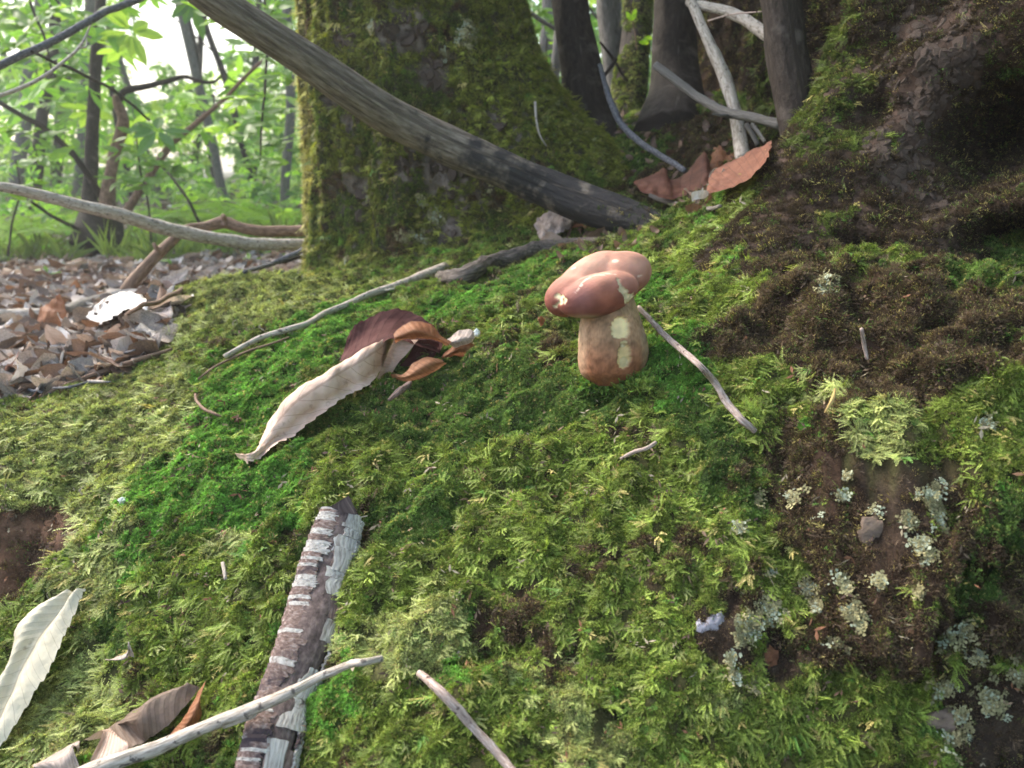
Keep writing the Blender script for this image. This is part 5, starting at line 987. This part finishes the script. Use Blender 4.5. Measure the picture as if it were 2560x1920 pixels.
# other trees, each with its own trunk and leaves
TR = [(57,13,5.2,24,'darkstem'),(195,8,7.5,34,'greystem'),(28,10,6.5,28,'greystem'),(575,-6,5.0,19,'greystem'),(705,4,4.6,20,'greystem'),(752,8,4.0,26,'greystem'),(557,-4,8.0,14,'darkstem'),(135,10,9,22,'darkstem'),(330,0,8,13,'darkstem'),(480,8,9,14,'darkstem'),(650,-8,7,14,'darkstem'),(400,-10,10,16,'greystem'),(620,6,10,16,'darkstem'),(105,-10,12,16,'greystem'),
      (1340,-14,6,26,'darkstem'),(1480,6,7,22,'greystem'),(1590,0,6,30,'darkstem'),(1300,8,9,15,'greystem'),(-180,6,5,40,'greystem'),(1200,5,8,30,'greystem'),(900,5,7,30,'darkstem'),(2000,4,7,34,'greystem')]
NM = ['slender dark tree standing near the left edge','pale grey tree seen behind the coppiced clump','short grey tree stem low at the left edge','thin grey tree right of the coppiced clump','slim grey tree close left of the mossy trunk','dark grey young tree touching the outline of the mossy trunk','thin dark pole tree in the middle of the leafy gap','dark slim tree far back left of the clump','thin far tree right of the clump','thin far tree among pale leaves','slim leaning tree left of the mossy trunk','far grey tree in the bright gap','far dark tree right in the green','far thin grey tree at the left',
      'dark lichened tree between trunk and dead stems','grey tree behind the dead stems','dark tree seen between the dead stems','far grey tree at the right flank of the mossy trunk','grey tree off the left edge','tree behind the big mossy trunk','dark tree hidden behind the mossy trunk','tree behind the big right tree']
for k, (u, lean, d, wd, mt) in enumerate(TR):
    b = W(u, 480, d); b[2] = Gz(b[0], b[1]) - .05; t = thing('tree', b, NM[k], 'tree', 'trees of the wood behind'); r = wd / 2 / FPX * d
    top = b + np.array([lean * .03 * 4, R.uniform(-.3, .3), 5.5]); C = jitter(np.array([b, b * .6 + top * .4 + rv(.05), top]), 26, .012, k * 1.7)
    g = tube_geo(C, [r * 1.25, r, r * .7], 26, 10, .08, k); mk('trunk', g[0], g[1], M[mt], t, uv=g[2])
    for q in range(3):
        s = C[R.randint(7, 20)]; e = s + np.array([R.uniform(-.8, .8), R.uniform(-.5, .5), R.uniform(.1, .7)]); g = tube_geo(np.array([s, (s + e) / 2 + rv(.05), e]), [r * .35, r * .25, r * .1], 12, 6, .08, k + q); mk('limb', g[0], g[1], M[mt], t, uv=g[2])
    n_ = 95; hh = rng.uniform(.5, 5.5, n_); P = b + np.stack([rng.normal(0, .75, n_), rng.normal(0, .75, n_), hh], 1); sprays('crown', P, t)
P = np.stack([rng.uniform(.1, 3.2, 1100), rng.uniform(-1.2, 2.8, 1100), rng.uniform(1.5, 4.6, 1100)], 1); P = P[P[:, 0] > .1 + .35 * (P[:, 2] - 1.5)]; sprays('crown', P, right_tree, None, 1.4, 2.4)  # unseen overhead leaves, added above the right tree to shade that side
# far woods as one mass and undergrowth
def cloud(n, dmin, dmax, zmin, zmax, u0=-350, u1=1750):
    d = rng.uniform(dmin, dmax, n); u = rng.uniform(u0, u1, n); x = (u - 1280) / FPX * d; y = d * cp; z = zmin + (zmax - zmin) * rng.random(n) ** 1.15; return np.stack([x, y, z], 1)
P = cloud(9000, 7, 13, .0, 4.2); hole = near_spots(P / (P[:, 1:2] + 1e-6), np.array([(*(W(500,115,6)/W(500,115,6)[1]), .055), (*(W(555,430,6)/W(555,430,6)[1]), .018)]))
P = P[(fbm(P, .9, 2, 3) > -.12) & (hole < .35)]; sprays('woodland_foliage', P, None, 'mass of bright green leaves of the wood behind', .8, 1.5)
P = cloud(10500, 13, 30, .0, 9.5); hole = near_spots(P / (P[:, 1:2] + 1e-6), np.array([(*(W(500,115,6)/W(500,115,6)[1]), .05), (*(W(555,430,6)/W(555,430,6)[1]), .014)])); P = P[(fbm(P, .45, 2, 5) > -.10) & (hole < .35)]; sprays('woodland_foliage', P, None, 'far green leaves filling the gaps between the trees', 1.6, 3.2)
P = cloud(2600, 3.6, 8, .05, .75); P[:, 2] = P[:, 2] * rng.random(len(P)) + .02; P = P[fbm(P, 1.5, 2, 9) > -.1]; sprays('undergrowth', P, None, 'low green undergrowth beyond the litter', .6, 1.2, SPRS)
# grass and ferns behind the litter
GRS = library('grass_blades', [(lambda: (lambda V, F: ([blade(V, F, np.array([R.gauss(0, .02), R.gauss(0, .02), 0]), np.array([R.gauss(0, .35), R.gauss(0, .35), 1.]), np.array([R.random() - .5, R.random() - .5, .1]), R.uniform(.08, .24), R.uniform(.0014, .003), .25) for _ in range(22)], (np.array(V), F))[1])([], []))() for _ in range(5)], M['green'])
P = np.array([(lambda x, y: (x, y, Gz(x, y)))(*(lambda p: (p[0], p[1]))(W(R.uniform(-60, 770), 500, R.uniform(2.9, 4.6)))) for _ in range(170)]); m = len(P); P = P[fbm(P, 1.5, 2, 19) > -.1]; m = len(P)
scatter('grass', P, np.array([0, 0, 1.]) + rng.normal(0, .12, (m, 3)), rng.normal(0, 1, (m, 3)), rng.uniform(.5, 1.1, m), rng.integers(0, 5, m), np.array([.20, .27, .11]) * rng.uniform(.7, 1.3, (m, 1)), GRS, label='thin bright grass at the foot of the coppiced clump')
FERNM, tf, of = newmat('fern_green'); finish(tf, of, (.13, .27, .05), .5, .3, None, .5, (.26, .45, .05))
def frond(L, a, el, parent, org):
    V, F = [], []; p = np.array(org, float); h = np.array([math.cos(a), math.sin(a), 0]); n = 26; e = el
    for k in range(n):
        t = k / (n - 1); d = h * math.cos(e) + np.array([0, 0, math.sin(e)]); q = p + d * L / n; e -= .055; s = np.cross(d, [0, 0, 1.]); s /= np.linalg.norm(s)
        ll = L * .24 * math.sin(math.pi * min(1, t * .9 + .12)) ** .8
        if t > .12:
            for sg in (-1, 1): blade(V, F, q, s * sg + d * .35 + np.array([0, 0, -.15]), np.array([0, 0, 1.]), ll, L * .014, .1)
        blade(V, F, p, d, s, L / n * 1.4, .0016); p = q
    mk('frond', np.array(V), F, FERNM, parent)
for k, (u, v, d, lb) in enumerate([(660,570,3.4,'feathery green fern just left of the mossy trunk'),(600,560,4.2,'pale green fern behind the one by the mossy trunk'),(-10,500,3.2,'fern with drooping fronds at the left edge'),(90,560,3.9,'small fern left of the coppiced clump'),(480,560,4.6,'fern far behind in the middle of the gap'),(740,560,3.9,'fern half hidden by the mossy trunk edge')]):
    b = W(u, v, d); b[2] = Gz(b[0], b[1]); t = thing('fern', b, lb, 'fern', 'ferns')
    for q in range(9): frond(R.uniform(.38, .6), q / 9 * 6.28 + R.uniform(-.3, .3), R.uniform(.7, 1.15), t, b)
# chestnut saplings hanging into the gap: every leaf a piece of its own
def cleaf(sd): return leaf_shape(.15, .052, R.uniform(-.12, .02), R.uniform(.1, .4), R.uniform(-.3, .3), sd, 14, 5, 0)
CM, tc_, oc = newmat('chestnut_green')
cc = ramp(tc_, noise(tc_, N(tc_, 'ShaderNodeTexCoord').outputs['Object'], 12, 3), [(.3, (.09, .20, .03)), (.7, (.17, .31, .055))]); finish(tc_, oc, cc, .42, .45, None, .5, mix(tc_, cc, (1.8, 1.7, .5), 1.0, 'MULTIPLY'))
CL = [(lambda g: mesh('leaf', g[0] + np.array([.075, 0, 0]), g[1], CM, g[2]))(cleaf(700 + k)) for k in range(5)]
def sapling(lb, pts, wd, tips, d, sc=1.0, nl=7):
    C = path(pts); g = stick_geo(C, wd); t = thing('chestnut_sapling', C[0], lb, 'sapling', 'young chestnut shoots before the bright wood'); mk('stem', g[0], g[1], M['darkstem'], t, uv=g[2])
    for (u, v) in tips:
        p = W(u, v, d + R.uniform(-.12, .12))
        for k in range(nl):
            o = bpy.data.objects.new('leaf', R.choice(CL)); COL.objects.link(o); o.parent = t; o.location = (p - wpos(t) + rv(.012)).tolist(); a = k / nl * 6.28 + R.uniform(-.35, .35); s = sc * R.uniform(.55, 1.0); o.scale = (s, s, s)
            set_rot(o, np.array([0, 0, 1.]) * .8 - FW * .5 + rv(.3), RT * math.cos(a) + FW * math.sin(a) * .7 + UP * (.2 * math.sin(a) - .25))
sapling('leafy green shoot hanging close left of the mossy trunk', [(655,-60,2.5),(668,80,2.5),(664,200,2.5),(655,300,2.5),(650,400,2.5)], [6,7,6,4], [(650,405),(690,360),(640,300),(700,280),(610,330),(660,210),(720,190),(600,240),(690,120),(640,130)], 2.5, .62)
sapling('leafy shoot spreading over the upper left corner', [(60,-80,2.6),(80,20,2.6),(110,90,2.6),(130,180,2.6)], [8,7,4], [(60,60),(110,30),(30,110),(150,90),(90,140),(190,40),(20,20),(160,180)], 2.6, .68)
sapling('bright leafy shoot in the middle of the bright gap', [(380,650,3.0),(372,520,3.0),(350,420,3.0),(340,330,3.0)], [6,5,4], [(345,330),(380,400),(310,380),(420,340),(360,460),(300,450),(440,420)], 3.0, .62)
sapling('low leafy shoot near the left edge above the litter', [(20,640,2.7),(30,560,2.7),(50,480,2.7),(40,400,2.7)], [6,5,3], [(45,400),(90,340),(20,320),(110,400),(10,470),(80,480)], 2.7, .62)
sapling('leafy shoot at the top beside the grey branch', [(600,-80,2.2),(560,-20,2.2),(545,30,2.2)], [5,4], [(690,20),(600,60),(555,40),(640,50),(520,20)], 2.2, .55)
sapling('small leafy shoot in the gap between trunk and dead stems', [(1372,190,2.6),(1366,120,2.6),(1380,40,2.6)], [4,3], [(1380,45),(1400,110),(1360,150),(1350,60),(1345,20)], 2.6, .5)
sp_ = thing('seedling', hp(1590, 150), 'tiny pale green seedling among the mossy stems', 'plant')
g = stick_geo(path([(1592,125,1.7),(1588,85,1.7),(1582,52,1.7)]), [3,3]); mk('stem', g[0], g[1], M['brownwood'], sp_, uv=g[2])
for u, v, a in [(1582,50,1.3),(1582,52,2.2),(1606,100,.3),(1598,105,.1)]:
    o = bpy.data.objects.new('leaf', CL[0]); COL.objects.link(o); o.parent = sp_; o.location = (W(u, v, 1.7) - wpos(sp_)).tolist(); o.scale = (.16, .2, .2); set_rot(o, -FW + rv(.2), RT * math.cos(a) + UP * math.sin(a))
ms_ = [(120,700,'small green seedling left among the litter'),(428,680,'pale green seedling by the crooked branch foot'),(690,655,'tiny green seedling near the trunk foot'),(625,668,'little green sprout behind the mossy hump')]
for u, v, lb in ms_:
    p = hp(u, v, 0, 'G'); t = thing('seedling', p, lb, 'plant', 'seedlings in the litter')
    for q in range(3):
        o = bpy.data.objects.new('leaf', R.choice(CL)); COL.objects.link(o); o.parent = t; o.location = (0, 0, .015 + .012 * q); s = .28; o.scale = (s, s, s); set_rot(o, np.array([0, -.5, 1.]) + rv(.2), np.array([math.cos(q * 2.1), math.sin(q * 2.1), 1.2]))
print('tris', sum(len(m_.polygons) for m_ in bpy.data.meshes))

# ------------------------------------------------------------------ haze volume added to imitate the lens glare under the trees
hm = bpy.data.materials.new('air'); hm.use_nodes = True; th_ = hm.node_tree
for n_ in list(th_.nodes): th_.nodes.remove(n_)
ho = th_.nodes.new('ShaderNodeOutputMaterial'); hv = th_.nodes.new('ShaderNodeVolumePrincipled'); hv.inputs['Color'].default_value = (.93, .97, .95, 1); hv.inputs['Density'].default_value = .010; hv.inputs['Anisotropy'].default_value = .4
th_.links.new(hv.outputs[0], ho.inputs['Volume'])
hz = mk('haze', [(x, y, z) for x in (-75, 75) for y in (-26, 96) for z in (-2.5, 13)], [[0,1,3,2],[4,6,7,5],[0,4,5,1],[2,3,7,6],[0,2,6,4],[1,5,7,3]], hm, smooth=False); tag(hz, 'pale haze added between the trees for the glare', kind='stuff')
